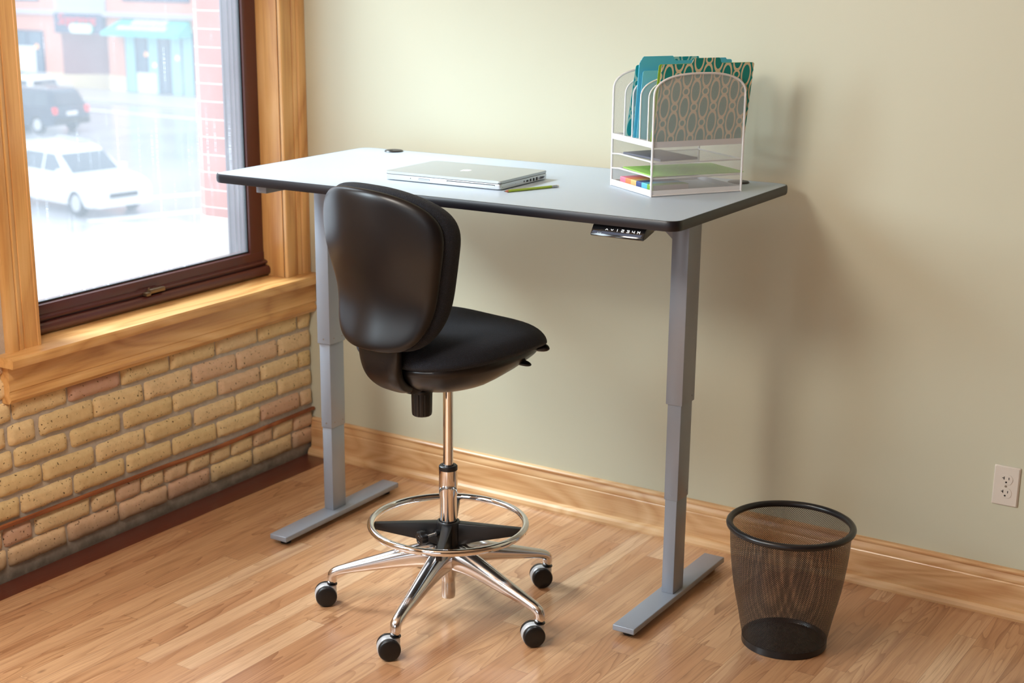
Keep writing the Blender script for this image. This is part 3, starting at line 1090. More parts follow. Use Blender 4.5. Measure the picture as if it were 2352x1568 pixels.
obj('eraser', bm, M_eraser, pen)


# ------------------------------------------------------------------ expanded-metal mesh material (holes cut by a diamond pattern in metres)
def mesh_mat(name, color, pu, pv, solid, rough=0.4, metal=0.0):
    m = bpy.data.materials.new(name)
    m.use_nodes = True
    n = N(m)
    n.p.inputs['Base Color'].default_value = (*color, 1)
    n.p.inputs['Roughness'].default_value = rough
    n.p.inputs['Metallic'].default_value = metal
    uv = n.new('ShaderNodeUVMap').outputs[0]
    U, V, W_ = n.sep(uv)
    a = n.math('ADD', n.math('DIVIDE', U, pu), n.math('DIVIDE', V, pv))
    b = n.math('SUBTRACT', n.math('DIVIDE', U, pu), n.math('DIVIDE', V, pv))
    da = n.math('ABSOLUTE', n.math('SUBTRACT', n.math('FRACT', a), 0.5))
    db = n.math('ABSOLUTE', n.math('SUBTRACT', n.math('FRACT', b), 0.5))
    hole = n.math('LESS_THAN', n.math('MAXIMUM', da, db), 0.5 * (1 - solid))
    n.link(n.math('SUBTRACT', 1.0, hole), n.p.inputs['Alpha'])
    return m


M_wmesh = mesh_mat('white_expanded_metal', lin(226, 226, 228), 0.0025, 0.0040, 0.24, 0.45)
M_bmesh = mesh_mat('black_expanded_metal', (0.012, 0.010, 0.011), 0.0050, 0.0058, 0.34, 0.42)
M_wwire = mat('white_coated_wire', lin(232, 232, 234), 0.4)

# ------------------------------------------------------------------ desk organizer
# local frame: x from the near corner along the long side (to the right and back), y from the near corner across the open front (to the left)
ORGA = math.atan2(0.828, 0.561)
OX = empty('desk_organizer', (1.641, -0.514, DH), ORGA)
tag(OX, 'white wire mesh desk organizer with upright slots above letter trays', 'desk organizer')
OL, OWD, OH = 0.282, 0.235, 0.327
ARC0 = 0.268


def arch(L, z0, zs, zt, n_=28, x0=0.0):
    """outline from (x0,z0) up, over the arch and down to (x0+L,z0)"""
    pts = [(x0, z0)]
    for k in range(n_ + 1):
        t = PI - PI * k / n_
        c_, s_ = math.cos(t), math.sin(t)
        e = 2 / 2.5
        pts.append((x0 + L / 2 + L / 2 * math.copysign(abs(c_) ** e, c_), zs + (zt - zs) * abs(s_) ** e))
    pts.append((x0 + L, z0))
    return pts


def uv_panel(bm, pts3, uvs):
    lay = bm.loops.layers.uv.verify()
    f = bm.faces.new([bm.verts.new(p) for p in pts3])
    for l, q in zip(f.loops, uvs):
        l[lay].uv = q
    return f


def side_panel(y, z0, zs, zt, x0, L, name, r=0.0026):
    out_ = arch(L, z0, zs, zt, x0=x0)
    bm = BM()
    uv_panel(bm, [(a, y, b) for a, b in out_], out_)
    p = obj(name, bm, M_wmesh, OX, smooth=False)
    bm = BM()
    tube(bm, [(a, y, b) for a, b in out_], r, 8, up=Vector((0, 1, 0)))
    tube(bm, [(out_[0][0], y, out_[0][1]), (out_[-1][0], y, out_[-1][1])], r * 0.8, 8, up=Vector((0, 1, 0)))
    obj('rim_wire', bm, M_wwire, p)
    return p


side_panel(0.0, 0.003, ARC0, OH, 0, OL, 'side_panel', 0.0030)
side_panel(OWD, 0.003, ARC0, OH, 0, OL, 'side_panel', 0.0030)
ZSH = 0.148
for y in (0.034, 0.080, 0.124, 0.170):
    side_panel(y, ZSH - 0.004, ARC0 - 0.010, OH - 0.012, 0.003, OL - 0.006, 'divider', 0.0024)
# slot shelf with a deep white lip all round
bm = BM()
uv_panel(bm, [(0.002, 0.002, ZSH - 0.012), (OL - 0.002, 0.002, ZSH - 0.012), (OL - 0.002, OWD - 0.002, ZSH - 0.012), (0.002, OWD - 0.002, ZSH - 0.012)],
         [(0, 0), (OL, 0), (OL, OWD), (0, OWD)])
sh = obj('slot_shelf', bm, M_wmesh, OX, smooth=False)
bm = BM()
box(bm, -0.001, 0.0015, 0.002, OWD - 0.002, ZSH - 0.016, ZSH, 0.0006)
box(bm, OL - 0.0015, OL + 0.001, 0.002, OWD - 0.002, ZSH - 0.016, ZSH, 0.0006)
box(bm, 0.001, OL - 0.001, 0.002, 0.0032, ZSH - 0.016, ZSH, 0)
box(bm, 0.001, OL - 0.001, OWD - 0.0032, OWD - 0.002, ZSH - 0.016, ZSH, 0)
box(bm, -0.001, 0.012, 0.002, OWD - 0.002, ZSH - 0.0015, ZSH, 0.0004)
obj('shelf_lip', bm, M_wwire, sh)

def tray(z, deep=0.0, rise=0.0):
    bm = BM()
    # front edge set back in a shallow curve, returning to the posts at both ends
    fr = []
    for k in range(25):
        t = k / 24
        s_ = min(1, t / 0.16) if t < 0.5 else min(1, (1 - t) / 0.10)
        s_ = math.sin(PI / 2 * s_)
        fr.append((deep * s_, 0.002 + (OWD - 0.004) * t))
    P3 = [(a, b, z) for a, b in fr] + [(OL - 0.002, OWD - 0.002, z), (OL - 0.002, 0.002, z)]
    uv_panel(bm, P3, [(p[0], p[1]) for p in P3])
    tr = obj('letter_tray', bm, M_wmesh, OX, smooth=False)
    bm = BM()
    path = []
    for k, (a, b) in enumerate(fr):
        t = k / 24
        dz = 0.0
        if t < 0.14:
            dz = -0.018 * (1 - math.sin(PI / 2 * t / 0.14))
        path.append((a - 0.001, b, z + dz))
    tube(bm, path, 0.0024, 8)
    tube(bm, [(0.0, 0.003, z - 0.001), (OL, 0.003, z - 0.001)], 0.0022, 8)
    tube(bm, [(0.0, OWD - 0.003, z - 0.001), (OL, OWD - 0.003, z - 0.001)], 0.0022, 8)
    tube(bm, [(OL - 0.002, 0.003, z), (OL - 0.002, OWD - 0.003, z)], 0.0022, 8)
    obj('tray_rim', bm, M_wwire, tr)


tray(0.0905, 0.016)
tray(0.0495, 0.016)
# base tray with its white front lip
bm = BM()
uv_panel(bm, [(0.001, 0.001, 0.004), (OL, 0.001, 0.004), (OL, OWD, 0.004), (0.001, OWD, 0.004)], [(0, 0), (OL, 0), (OL, OWD), (0, OWD)])
bt = obj('base_tray', bm, M_wmesh, OX, smooth=False)
bm = BM()
box(bm, -0.0018, 0.0015, 0.001, OWD - 0.001, 0.001, 0.0185, 0.0008)
box(bm, 0.001, OL, -0.0006, 0.0012, 0.001, 0.0165, 0.0)
box(bm, 0.001, OL, OWD - 0.0012, OWD + 0.0006, 0.001, 0.0165, 0.0)
box(bm, OL - 0.001, OL + 0.001, 0.001, OWD, 0.001, 0.016, 0)
obj('base_lip', bm, M_wwire, bt)
for x_, y_ in ((0, 0), (0, OWD), (OL, 0), (OL, OWD)):
    bm = BM()
    tube(bm, [(x_, y_, 0.0005), (x_, y_, ARC0)], 0.0032, 10)
    obj('corner_post', bm, M_wwire, OX)


# ------------------------------------------------------------------ folders and papers
def pattern_mat(name, bg, line, sx, sz, loc=(0, 0, 0), rough=0.5):
    """interlaced ovals and rings printed in a lighter line"""
    m = mat(name, bg, rough)
    n = N(m)
    U, V, W_ = n.sep(n.new('ShaderNodeUVMap').outputs[0])
    u = n.math('ADD', n.math('DIVIDE', U, sx), loc[0])
    v = n.math('ADD', n.math('DIVIDE', V, sz), loc[1])
    # oblique lattice: shift each column by half a cell
    res_ = None

    def cell(ou, ov, ru, rv, th):
        a = n.math('SUBTRACT', n.math('FRACT', n.math('ADD', u, ou)), 0.5)
        b = n.math('SUBTRACT', n.math('FRACT', n.math('ADD', v, ov)), 0.5)
        d = n.math('SQRT', n.math('ADD', n.math('POWER', n.math('DIVIDE', a, ru), 2.0), n.math('POWER', n.math('DIVIDE', b, rv), 2.0)))
        return n.math('LESS_THAN', n.math('ABSOLUTE', n.math('SUBTRACT', d, 1.0)), th)
    parts = [cell(0.0, 0.0, 0.225, 0.36, 0.155), cell(0.5, 0.5, 0.225, 0.36, 0.155),
             cell(0.5, 0.0, 0.150, 0.115, 0.26), cell(0.0, 0.5, 0.150, 0.115, 0.26)]
    mx = parts[0]
    for q in parts[1:]:
        mx = n.math('MAXIMUM', mx, q)
    n.link(n.mix(mx, bg, line), n.p.inputs['Base Color'])
    return m


M_teal = pattern_mat('teal_oval_print', lin(8, 138, 132), lin(222, 208, 174), 0.060, 0.084, (0.1, 0.35))
M_teal2 = pattern_mat('turquoise_oval_print', lin(24, 164, 172), lin(180, 226, 212), 0.056, 0.080, (0.3, 0.1))
M_blue = mat('sky_blue_card', lin(92, 200, 232), 0.5)
M_blue2 = mat('sky_blue_card_light', lin(122, 212, 238), 0.5)
M_green = mat('lime_card', lin(150, 196, 60), 0.55)
M_paper = mat('white_paper', lin(232, 232, 228), 0.6)


def folder(name, m, y_bot, y_top, x_left, width, height, tab=None, skew=0.0, z0=ZSH - 0.008, th=0.0012, shift=0.0, tilt=0.0, two=None):
    """upright card leaning across its slot; skew leans it sideways, shift slides it along the slot"""
    t = empty(name, (0, 0, 0), ORGA)
    base3 = Matrix.Translation((1.641, -0.514, DH)) @ rotz(ORGA)

    def place(a, h, o=0.0):
        # a along the slot, h height on the card
        yy = y_bot + (y_top - y_bot) * h / height
        x = x_left + a + skew * h
        return Vector((x, yy + o, z0 + h * math.cos(math.atan2(abs(y_top - y_bot), height)) + tilt * a))
    top = []
    R_ = 0.006
    for (cx, cy, a0) in ((width - R_, height - R_, 0), (R_, height - R_, PI / 2)):
        seg_ = [(cx + R_ * math.cos(a0 + PI / 2 * k / 4), cy + R_ * math.sin(a0 + PI / 2 * k / 4)) for k in range(5)]
        if a0 == PI / 2 and tab:
            t0, t1, hh = tab
            top += [(t1 + 0.008, height), (t1 + 0.003, height + 0.003), (t1, height + hh - 0.004), (t1 - 0.004, height + hh), (t0 + 0.004, height + hh), (t0, height + hh - 0.004), (t0 - 0.003, height + 0.003), (t0 - 0.008, height)]
        top += seg_
    out_ = [(0, 0), (width, 0)] + top
    bm = BM()
    lay = bm.loops.layers.uv.verify()
    f1 = [bm.verts.new(place(a, h, -th / 2)) for a, h in out_]
    f2 = [bm.verts.new(place(a, h, th / 2)) for a, h in out_]
    A1 = bm.faces.new(f1)
    A2 = bm.faces.new(f2[::-1])
    for l, q in zip(A1.loops, out_):
        l[lay].uv = q
    for l, q in zip(A2.loops, out_[::-1]):
        l[lay].uv = q
    k_ = len(out_)
    for i in range(k_):
        bm.faces.new((f1[i], f2[i], f2[(i + 1) % k_], f1[(i + 1) % k_]))
    COL.objects.unlink(t)
    bpy.data.objects.remove(t)
    o = obj(name, bm, m, None, smooth=False)
    o.matrix_world = base3
    return o


# in the slots, from the near side to the far side of the organizer
G = 'folders standing in the organizer'
o = folder('file_folder', M_teal, 0.010, 0.005, 0.004, 0.286, 0.212, (0.095, 0.178, 0.015), skew=0.085)
tag(o, 'teal folder with cream ovals, frontmost behind the near mesh side', 'folder', G)
o = folder('file_folder', M_green, 0.016, 0.009, 0.001, 0.286, 0.2125, None, skew=0.07)
tag(o, 'lime green folder just behind the frontmost teal patterned one', 'folder', G)
o = folder('file_folder', M_blue2, 0.102, 0.092, 0.004, 0.285, 0.190, None, skew=0.05)
tag(o, 'pale sky blue folder without visible tab, nearer of the two plain blue ones', 'folder', G)
o = folder('file_folder', M_blue, 0.112, 0.108, 0.000, 0.290, 0.214, (0.008, 0.105, 0.013), skew=0.05)
tag(o, 'sky blue folder with a wide rounded tab at its left end', 'folder', G)
o = folder('file_folder', M_blue, 0.120, 0.118, 0.006, 0.290, 0.206, (0.245, 0.275, 0.012), skew=0.04)
tag(o, 'sky blue folder whose small tab shows at the right end', 'folder', G)
o = folder('file_folder', M_teal2, 0.158, 0.146, 0.000, 0.292, 0.202, (0.112, 0.196, 0.020), skew=0.10)
tag(o, 'turquoise patterned folder farthest back, its tab highest of all', 'folder', G)


def sheet(name, m, pts, z, th, label, cat, bev=0.0, zs=None):
    """flat sheet in the organizer frame"""
    bm = BM()
    prism(bm, pts, (z, z + th), axis='Z', bev=bev)
    o = obj(name, bm, m, None, angle=30)
    o.matrix_world = Matrix.Translation((1.641, -0.514, DH)) @ rotz(ORGA)
    tag(o, label, cat)
    return o


M_greycover = mat('dark_grey_cover', lin(96, 98, 110), 0.45)
M_lgreen = mat('light_green_paper', lin(160, 214, 104), 0.6)
sheet('notebook', M_greycover, [(0.030, 0.008), (0.150, 0.016), (0.135, 0.205), (0.012, 0.190)], 0.0935, 0.006, 'thin dark grey notebook lying in the upper tray of the organizer', 'notebook', 0.001)
# the green sheet hangs a little out of the back of the tray
sheet('paper_sheet', M_lgreen, [(0.012, 0.012), (0.292, 0.006), (0.296, 0.190), (0.020, 0.205)], 0.0525, 0.003, 'light green paper stack lying in the middle tray of the organizer', 'paper')
# striped sticky-note box
nb = empty('sticky_note_box', Matrix.Translation((1.641, -0.514, DH)) @ rotz(ORGA) @ Vector((0.010, 0.010, 0.0055)), ORGA)
tag(nb, 'box of sticky notes with coloured stripes in the bottom tray', 'sticky notes')
SC_ = [lin(120, 170, 60), lin(96, 188, 222), lin(66, 84, 140), lin(222, 186, 122), lin(240, 140, 92), lin(236, 130, 156)]
ws = 0.190 / 6
M_side = mat('grey_board_side', lin(168, 158, 152), 0.6)
bm = BM()
box(bm, 0.0008, 0.112, 0.0004, 0.1896, 0.0, 0.0235, 0)
obj('note_block', bm, M_side, nb, smooth=False)
for k, c_ in enumerate(SC_):
    mm = mat('note_stripe_%d' % k, c_, 0.5)
    bm = BM()
    pr = [(0.0, 0.0004), (0.0, 0.022), (0.0012, 0.0242), (0.112, 0.0242), (0.112, 0.0236), (0.0016, 0.0236), (0.0007, 0.0222), (0.0007, 0.0004)]
    prism(bm, pr, (k * ws + 0.0001, (k + 1) * ws - 0.0001))
    obj('colour_stripe', bm, mm, nb, smooth=False)

# ------------------------------------------------------------------ waste basket
wb = empty('waste_basket', (2.104, -0.531, 0))
tag(wb, 'round black wire mesh waste basket standing empty by the baseboard', 'waste basket')
M_bsolid = mat('black_enamel', (0.010, 0.009, 0.010), 0.3)
prof = [(0.1135, 0.018), (0.1185, 0.040), (0.1240, 0.070), (0.1300, 0.100), (0.1380, 0.135), (0.1450, 0.171), (0.1500, 0.205), (0.1545, 0.240), (0.1580, 0.275), (0.1600, 0.310), (0.1615, 0.338)]
bm = BM()
lathe(bm, prof, 96, uv=2 * PI * 0.1432 - (2 * PI * 0.1432) % 0.0050)
obj('basket_wall', bm, M_bmesh, wb)
bm = BM()
lathe(bm, [(0.0, 0.010), (0.108, 0.010), (0.112, 0.016), (0.1135, 0.020), (0.1150, 0.020), (0.1150, 0.002), (0.1130, 0.0), (0.1080, 0.0), (0.106, 0.006), (0.0, 0.006)], 72)
obj('basket_base', bm, M_bsolid, wb)
bm = BM()
tube(bm, [(0.1630 * math.cos(2 * PI * k / 72), 0.1630 * math.sin(2 * PI * k / 72), 0.3425) for k in range(72)], 0.0092, 14, closed=True)
obj('basket_rim', bm, M_bsolid, wb)

# ------------------------------------------------------------------ drafting chair
CH = (1.219, -0.871)
chair = empty('drafting_chair', (CH[0], CH[1], 0), math.radians(-10.4))
tag(chair, 'black armless drafting chair on a five-arm chrome base with a footring', 'chair')
M_chrome = mat('chrome', (0.86, 0.86, 0.87), 0.06, metal=1.0)
M_polish = mat('polished_aluminium', (0.80, 0.79, 0.80), 0.17, metal=1.0)
M_satin = mat('satin_steel', (0.74, 0.72, 0.70), 0.26, metal=1.0)
M_shell = mat('dark_shell_plastic', lin(11, 9, 12), 0.34, spec=0.45)
n = N(M_shell)
n.link(n.bump(n.noise(n.coord(), 900, 2, 0.5), 0.10, 0.0004), n.p.inputs['Normal'])
M_chblack = mat('black_satin_plastic', (0.006, 0.006, 0.007), 0.38)
M_fabric = mat('black_woven_fabric', lin(16, 16, 20), 0.75, sheen=0.06, spec=0.3)
n = N(M_fabric)
c = n.coord()
X, Y, Z_ = n.sep(c)
wv = n.new('ShaderNodeTexVoronoi')
wv.inputs['Scale'].default_value = 420
n.link(c, wv.inputs['Vector'])
ns = n.noise(c, 700, 2, 0.6)
n.link(n.bump(n.math('ADD', wv.outputs['Distance'], ns), 0.9, 0.0016), n.p.inputs['Normal'])
n.link(n.mix(n.math('MULTIPLY', wv.outputs['Distance'], 0.9, clamp=True), lin(3, 3, 6), lin(30, 34, 46)), n.p.inputs['Base Color'])

# --- base arms and casters, angles in world turned back into the chair frame
BASE_R = 0.3377
A0 = math.radians(-79.9 + 10.4)
sec_arm = [(math.cos(a) * (1.0 if math.sin(a) > 0 else 0.92), math.sin(a) if math.sin(a) > 0 else -abs(math.sin(a)) ** 0.6) for a in [2 * PI * k / 18 for k in range(18)]]
arm_path = [(0.020, 0.166, 0.034, 0.038), (0.050, 0.167, 0.032, 0.036), (0.090, 0.162, 0.028, 0.0320), (0.140, 0.151, 0.0245, 0.0265), (0.200, 0.1355, 0.0212, 0.0210),
            (0.260, 0.1205, 0.0180, 0.0165), (0.305, 0.109, 0.0158, 0.0128), (0.326, 0.1015, 0.0152, 0.0132), (0.3365, 0.094, 0.0146, 0.0140), (0.3385, 0.084, 0.0140, 0.0140), (0.3385, 0.0615, 0.0140, 0.0140)]
CAST_DIR = math.radians(224 + 10.4)
bm = BM()
lathe(bm, [(0.0255, 0.137), (0.036, 0.138), (0.042, 0.150), (0.042, 0.178), (0.036, 0.190), (0.029, 0.196), (0.0255, 0.197)], 40)
hub = obj('base_hub', bm, M_polish, chair)
for k in range(5):
    a = A0 + 2 * PI * k / 5
    ca, sa = math.cos(a), math.sin(a)
    side = Vector((-sa, ca, 0))
    bm = BM()
    rings = []
    npth = len(arm_path)
    for i, (r, z, w, h) in enumerate(arm_path):
        p_, q_ = arm_path[max(i - 1, 0)], arm_path[min(i + 1, npth - 1)]
        t = Vector((q_[0] - p_[0], 0, q_[1] - p_[1])).normalized()
        nn = Vector((-t.z, 0, t.x))
        if i >= npth - 2:
            nn = Vector((1, 0, 0))
        wn3 = Vector((nn.x * ca, nn.x * sa, nn.z))
        P = Vector((r * ca, r * sa, z))
        w, h = w * 1.10, h * 1.08
        rings.append([bm.verts.new(P + side * (w * x_) + wn3 * (h * y_ - (0.0 if i >= npth - 3 else 0))) for x_, y_ in sec_arm])
    m_ = len(sec_arm)
    for i in range(npth - 1):
        for j in range(m_):
            bm.faces.new((rings[i][j], rings[i][(j + 1) % m_], rings[i + 1][(j + 1) % m_], rings[i + 1][j]))
    bm.faces.new(rings[0][::-1])
    bm.faces.new(rings[-1])
    arm = obj('base_arm', bm, M_polish, chair, angle=60)
    sm = arm.modifiers.new('smooth', 'SUBSURF')
    sm.levels = sm.render_levels = 2
    # caster
    px_, py_ = 0.3385 * ca, 0.3385 * sa
    hx, hy = math.cos(CAST_DIR), math.sin(CAST_DIR)
    ax = Vector((-hy, hx, 0))
    wc = Vector((px_ + 0.019 * hx, py_ + 0.019 * hy, 0.0305))
    Mw = Matrix.Translation(wc) @ Matrix(((hx, 0, ax.x, 0), (hy, 0, ax.y, 0), (0, -1, 0, 0), (0, 0, 0, 1)))   # local z -> axle
    bm = BM()
    tube(bm, [(px_, py_, 0.0625), (px_, py_, 0.040)], 0.0125, 20)
    lathe(bm, [(0, -0.0115), (0.0305, -0.0115), (0.0318, -0.009), (0.0318, 0.009), (0.0305, 0.0115), (0, 0.0115)], 40, M=Mw)
    # keep the lower rim of the hood clear of the floor
    for v in bm.verts:
        if v.co.z < 0.006:
            v.co.z = 0.006
    hood = obj('caster', bm, mat('caster_hood_silver', lin(200, 204, 208), 0.3, metal=0.3) if k == 0 else bpy.data.materials['caster_hood_silver'], chair)
    for s in (1, -1):
        bm = BM()
        lathe(bm, [(0, s * 0.0125), (0.0265, s * 0.0125), (0.0300, s * 0.0135), (0.0304, s * 0.017), (0.0304, s * 0.0235), (0.0285, s * 0.0265), (0.026, s * 0.0275), (0.010, s * 0.0282), (0, s * 0.0283)], 40, M=Mw)
        obj('caster_wheel', bm, M_chblack, hood, angle=40)
    bm = BM()
    lathe(bm, [(0.0128, 0.0600), (0.0148, 0.0602), (0.0148, 0.0628), (0.0, 0.0629)], 20, M=T3(px_, py_, 0))
    obj('stem_collar', bm, M_chblack, hood)

# --- gas spring housing and column
bm = BM()
lathe(bm, [(0, 0.038), (0.0185, 0.038), (0.0195, 0.040), (0.0200, 0.055), (0.0200, 0.082), (0.0188, 0.088), (0.0200, 0.094), (0.0205, 0.104), (0.0245, 0.106), (0.0250, 0.137), (0, 0.137)], 36)
obj('lower_tube', bm, M_satin, chair)
bm = BM()
lathe(bm, [(0.0240, 0.190), (0.0240, 0.345), (0.0262, 0.352), (0.0262, 0.424), (0.0, 0.424)], 48)
obj('column_sleeve', bm, M_chrome, chair)
bm = BM()
lathe(bm, [(0.0140, 0.424), (0.0262, 0.424), (0.0266, 0.428), (0.0262, 0.435), (0.0235, 0.4375), (0.0160, 0.4375), (0.0150, 0.434)], 40)
obj('column_cap', bm, M_chblack, chair)
bm = BM()
tube(bm, [(0, 0, 0.43), (0, 0, 0.70)], 0.0140, 32)
obj('gas_rod', bm, M_chrome, chair)

# --- footring with its black spider
bm = BM()
RR = 0.2195
tube(bm, [(RR * math.cos(2 * PI * k / 96), RR * math.sin(2 * PI * k / 96), 0.262) for k in range(96)], 0.0102, 16, closed=True)
obj('footring', bm, M_chrome, chair)
bm = BM()
lathe(bm, [(0.0262, 0.272), (0.0320, 0.271), (0.0340, 0.266), (0.0340, 0.2), (0.0310, 0.192), (0.0250, 0.192)], 40)
for k in range(4):
    a = math.radians(28.0 + 90 * k + 10.4)
    Ma = rotz(a)
    # tapered spoke: top edge nearly level, underside rising outwards
    pr = [(0.020, 0.268), (0.205, 0.2565), (0.2215, 0.2565), (0.2215, 0.238), (0.206, 0.236), (0.200, 0.239), (0.085, 0.215), (0.020, 0.198)]
    w0, w1 = 0.0165, 0.0085
    lo = [bm.verts.new((x, -(w0 + (w1 - w0) * min(1, x / 0.12)), z)) for x, z in pr]
    hi = [bm.verts.new((x, (w0 + (w1 - w0) * min(1, x / 0.12)), z)) for x, z in pr]
    # finer width steps along the top edge
    bm.faces.new(lo)
    bm.faces.new(hi[::-1])
    for i in range(len(pr)):
        j = (i + 1) % len(pr)
        bm.faces.new((lo[i], hi[i], hi[j], lo[j]))
    es = list({e for v in lo + hi for e in v.link_edges})
    r_ = bmesh.ops.bevel(bm, geom=es, offset=0.0025, segments=2, profile=0.5, affect='EDGES')
    vv = list({v for f in r_['faces'] for v in f.verts} | {v for v in lo + hi if v.is_valid})
    bmesh.ops.transform(bm, matrix=Ma, verts=vv)
spider = obj('ring_spider', bm, M_chblack, chair)
# clamp knob
ka = Vector((-0.034, -0.079, 0.236)).to_2d()
R10 = Matrix.Rotation(math.radians(10.4), 2)
kd2 = (R10 @ ka).normalized()
bm = BM()
tube(bm, [(kd2.x * 0.030, kd2.y * 0.030, 0.241), (kd2.x * 0.082, kd2.y * 0.082, 0.237)], 0.0042, 14)
obj('knob_screw', bm, M_satin, chair)
bm = BM()
lob = [(0.0200 + 0.0016 * math.cos(7 * t)) for t in [2 * PI * k / 70 for k in range(70)]]
kq = Vector((kd2.x, kd2.y, -0.06)).normalized()
sx = kq.cross(Vector((0, 0, 1))).normalized()
sz = sx.cross(kq)
kc = Vector((kd2.x * 0.076, kd2.y * 0.076, 0.2370))
rings = []
for d, s in ((0.0, 0.80), (0.003, 0.98), (0.006, 1.0), (0.017, 1.0), (0.020, 0.95), (0.0215, 0.84), (0.0215, 0.60), (0.0205, 0.55), (0.0205, 0.42), (0.0215, 0.38)):
    rings.append([bm.verts.new(kc + kq * d + (sx * math.cos(2 * PI * k / 70) + sz * math.sin(2 * PI * k / 70)) * lob[k] * s) for k in range(70)])
for i in range(len(rings) - 1):
    for k in range(70):
        bm.faces.new((rings[i][k], rings[i][(k + 1) % 70], rings[i + 1][(k + 1) % 70], rings[i + 1][k]))
bm.faces.new(rings[0][::-1])
bm.faces.new(rings[-1])
obj('clamp_knob', bm, M_chblack, chair)
bm = BM()
tube(bm, [(kd2.x * 0.028, kd2.y * 0.028, 0.2412), (kd2.x * 0.044, kd2.y * 0.044, 0.240)], 0.0095, 16)
obj('knob_boss', bm, M_chblack, chair)


# --- seat
def spow(v, e):
    return math.copysign(abs(v) ** e, v)


def seat_outline(t):
    c_, s_ = math.cos(t), math.sin(t)
    n_ = 2 / 3.0
    x = 0.232 * spow(c_, n_)
    y = 0.245 * spow(s_, n_) + 0.012
    x *= 1.0 - 0.10 * max(0, -s_) - 0.05 * max(0, s_) ** 2
    return x, y


def seat_base(x, y):
    v = y / 0.24
    z = 0.790
    z += -0.030 * max(0, v - 0.45) ** 2 / 0.3          # waterfall front
    z += 0.010 * (abs(x) / 0.23) ** 2
    z += 0.010 * v
    return z


bm = BM()
disc_pad(bm, seat_outline, seat_base, lambda r: 0.058 * (1 - r ** 5) ** 0.55 - 0.006 * math.exp(-(r / 0.45) ** 2), lambda r: 0.030 * (1 - r ** 6) ** 0.6, lambda a, b, c: (a, b, c), 18, 96)
obj('seat_cushion', bm, M_fabric, chair, angle=80)
bm = BM()


def pan_outline(t):
    x, y = seat_outline(t)
    f = max(0.0, y / 0.24)
    return x * (0.958 - 0.10 * f), y * (0.958 - 0.03 * f)


def pan_bot(r):
    return 0.088 * (1 - r ** 4.0) ** 0.9


disc_pad(bm, pan_outline, lambda x, y: seat_base(x, y) - 0.012 + 0.050 * max(0, y / 0.24 + 0.1) * max(0, 1 - (x / 0.23) ** 2 - (y / 0.25) ** 2), lambda r: 0.0, lambda r: 0.014 + pan_bot(r) * 0.9, lambda a, b, c: (a, b, c), 16, 80)
obj('seat_pan', bm, M_shell, chair, angle=80)
# mechanism box beneath
bm = BM()
box(bm, -0.060, 0.060, -0.125, 0.090, 0.690, 0.740, 0.012, 3)
box(bm, -0.045, 0.045, -0.185, -0.100, 0.688, 0.722, 0.008, 2)
obj('tilt_mechanism', bm, M_chblack, chair)
# lever with a flat paddle
bm = BM()
tube(bm, [(0.05, 0.07, 0.745), (0.12, 0.088, 0.753), (0.160, 0.093, 0.754)], 0.0045, 10)
disc_pad(bm, lambda t: (0.032 * math.cos(t), 0.0165 * math.sin(t)), lambda a, b: 0.0, lambda r: 0.006 * (1 - r ** 4) ** .5, lambda r: 0.006 * (1 - r ** 4) ** .5,
         lambda a, b, c: (0.180 + a, 0.098 + b + 0.2 * a, 0.752 + c - 0.15 * a), 6, 28)
obj('height_lever', bm, M_chblack, chair)
# the small handgrip rim under the seat front
bm = BM()
disc_pad(bm, lambda t: (0.050 * math.cos(t), 0.020 * math.sin(t)), lambda a, b: 0, lambda r: 0.014 * (1 - r ** 3) ** .5, lambda r: 0.012 * (1 - r ** 3) ** .5,
         lambda a, b, c: (0.140 + a, 0.203 + b, 0.770 + c), 6, 24)
obj('depth_grip', bm, M_shell, chair)


# --- backrest
ZC, HB = 1.0394, 0.2124


def back_w(s_):
    """half width of the back, s_ = 0 at the bottom, 1 at the top"""
    xs_ = [0.0, 0.3, 0.6, 0.85, 1.0]
    ws_ = [0.1677, 0.1822, 0.2141, 0.2325, 0.2210]
    s_ = max(0.0, min(1.0, s_))
    k = min(3, max(i for i in range(5) if xs_[i] <= s_))
    t = (s_ - xs_[k]) / (xs_[k + 1] - xs_[k])

    def slope(i):
        if i == 0:
            return 0.02
        if i == 4:
            return -0.10
        return (ws_[i + 1] - ws_[i - 1]) / (xs_[i + 1] - xs_[i - 1])
    h = xs_[k + 1] - xs_[k]
    return ((2 * t ** 3 - 3 * t ** 2 + 1) * ws_[k] + (t ** 3 - 2 * t ** 2 + t) * h * slope(k)
            + (-2 * t ** 3 + 3 * t ** 2) * ws_[k + 1] + (t ** 3 - t ** 2) * h * slope(k + 1))


def back_outline(t, gw=0.0, gt=0.0):
    c_, s_ = math.cos(t), math.sin(t)
    b = HB * spow(s_, 2 / (3.5 if s_ > 0 else 4.07))
    a = back_w((b + HB) / (2 * HB)) * spow(c_, 2 / 4.07 if s_ < 0 else 2 / 2.5)
    a *= 1 + gw
    b = b * (1 + gt) + (gt * 0.5 * HB if s_ > 0 else 0)
    return a, b


def back_base(a, b):
    s_ = max(0.0, (b + HB) / (2 * HB))
    y = -0.2825 - 0.0384 * s_ ** 1.2
    y += 0.0312 * math.exp(-((s_ - 0.3) / 0.25) ** 2)
    y += 0.0972 * (abs(a) / 0.235) ** 2.2 * (0.45 + 0.55 * s_)
    return y


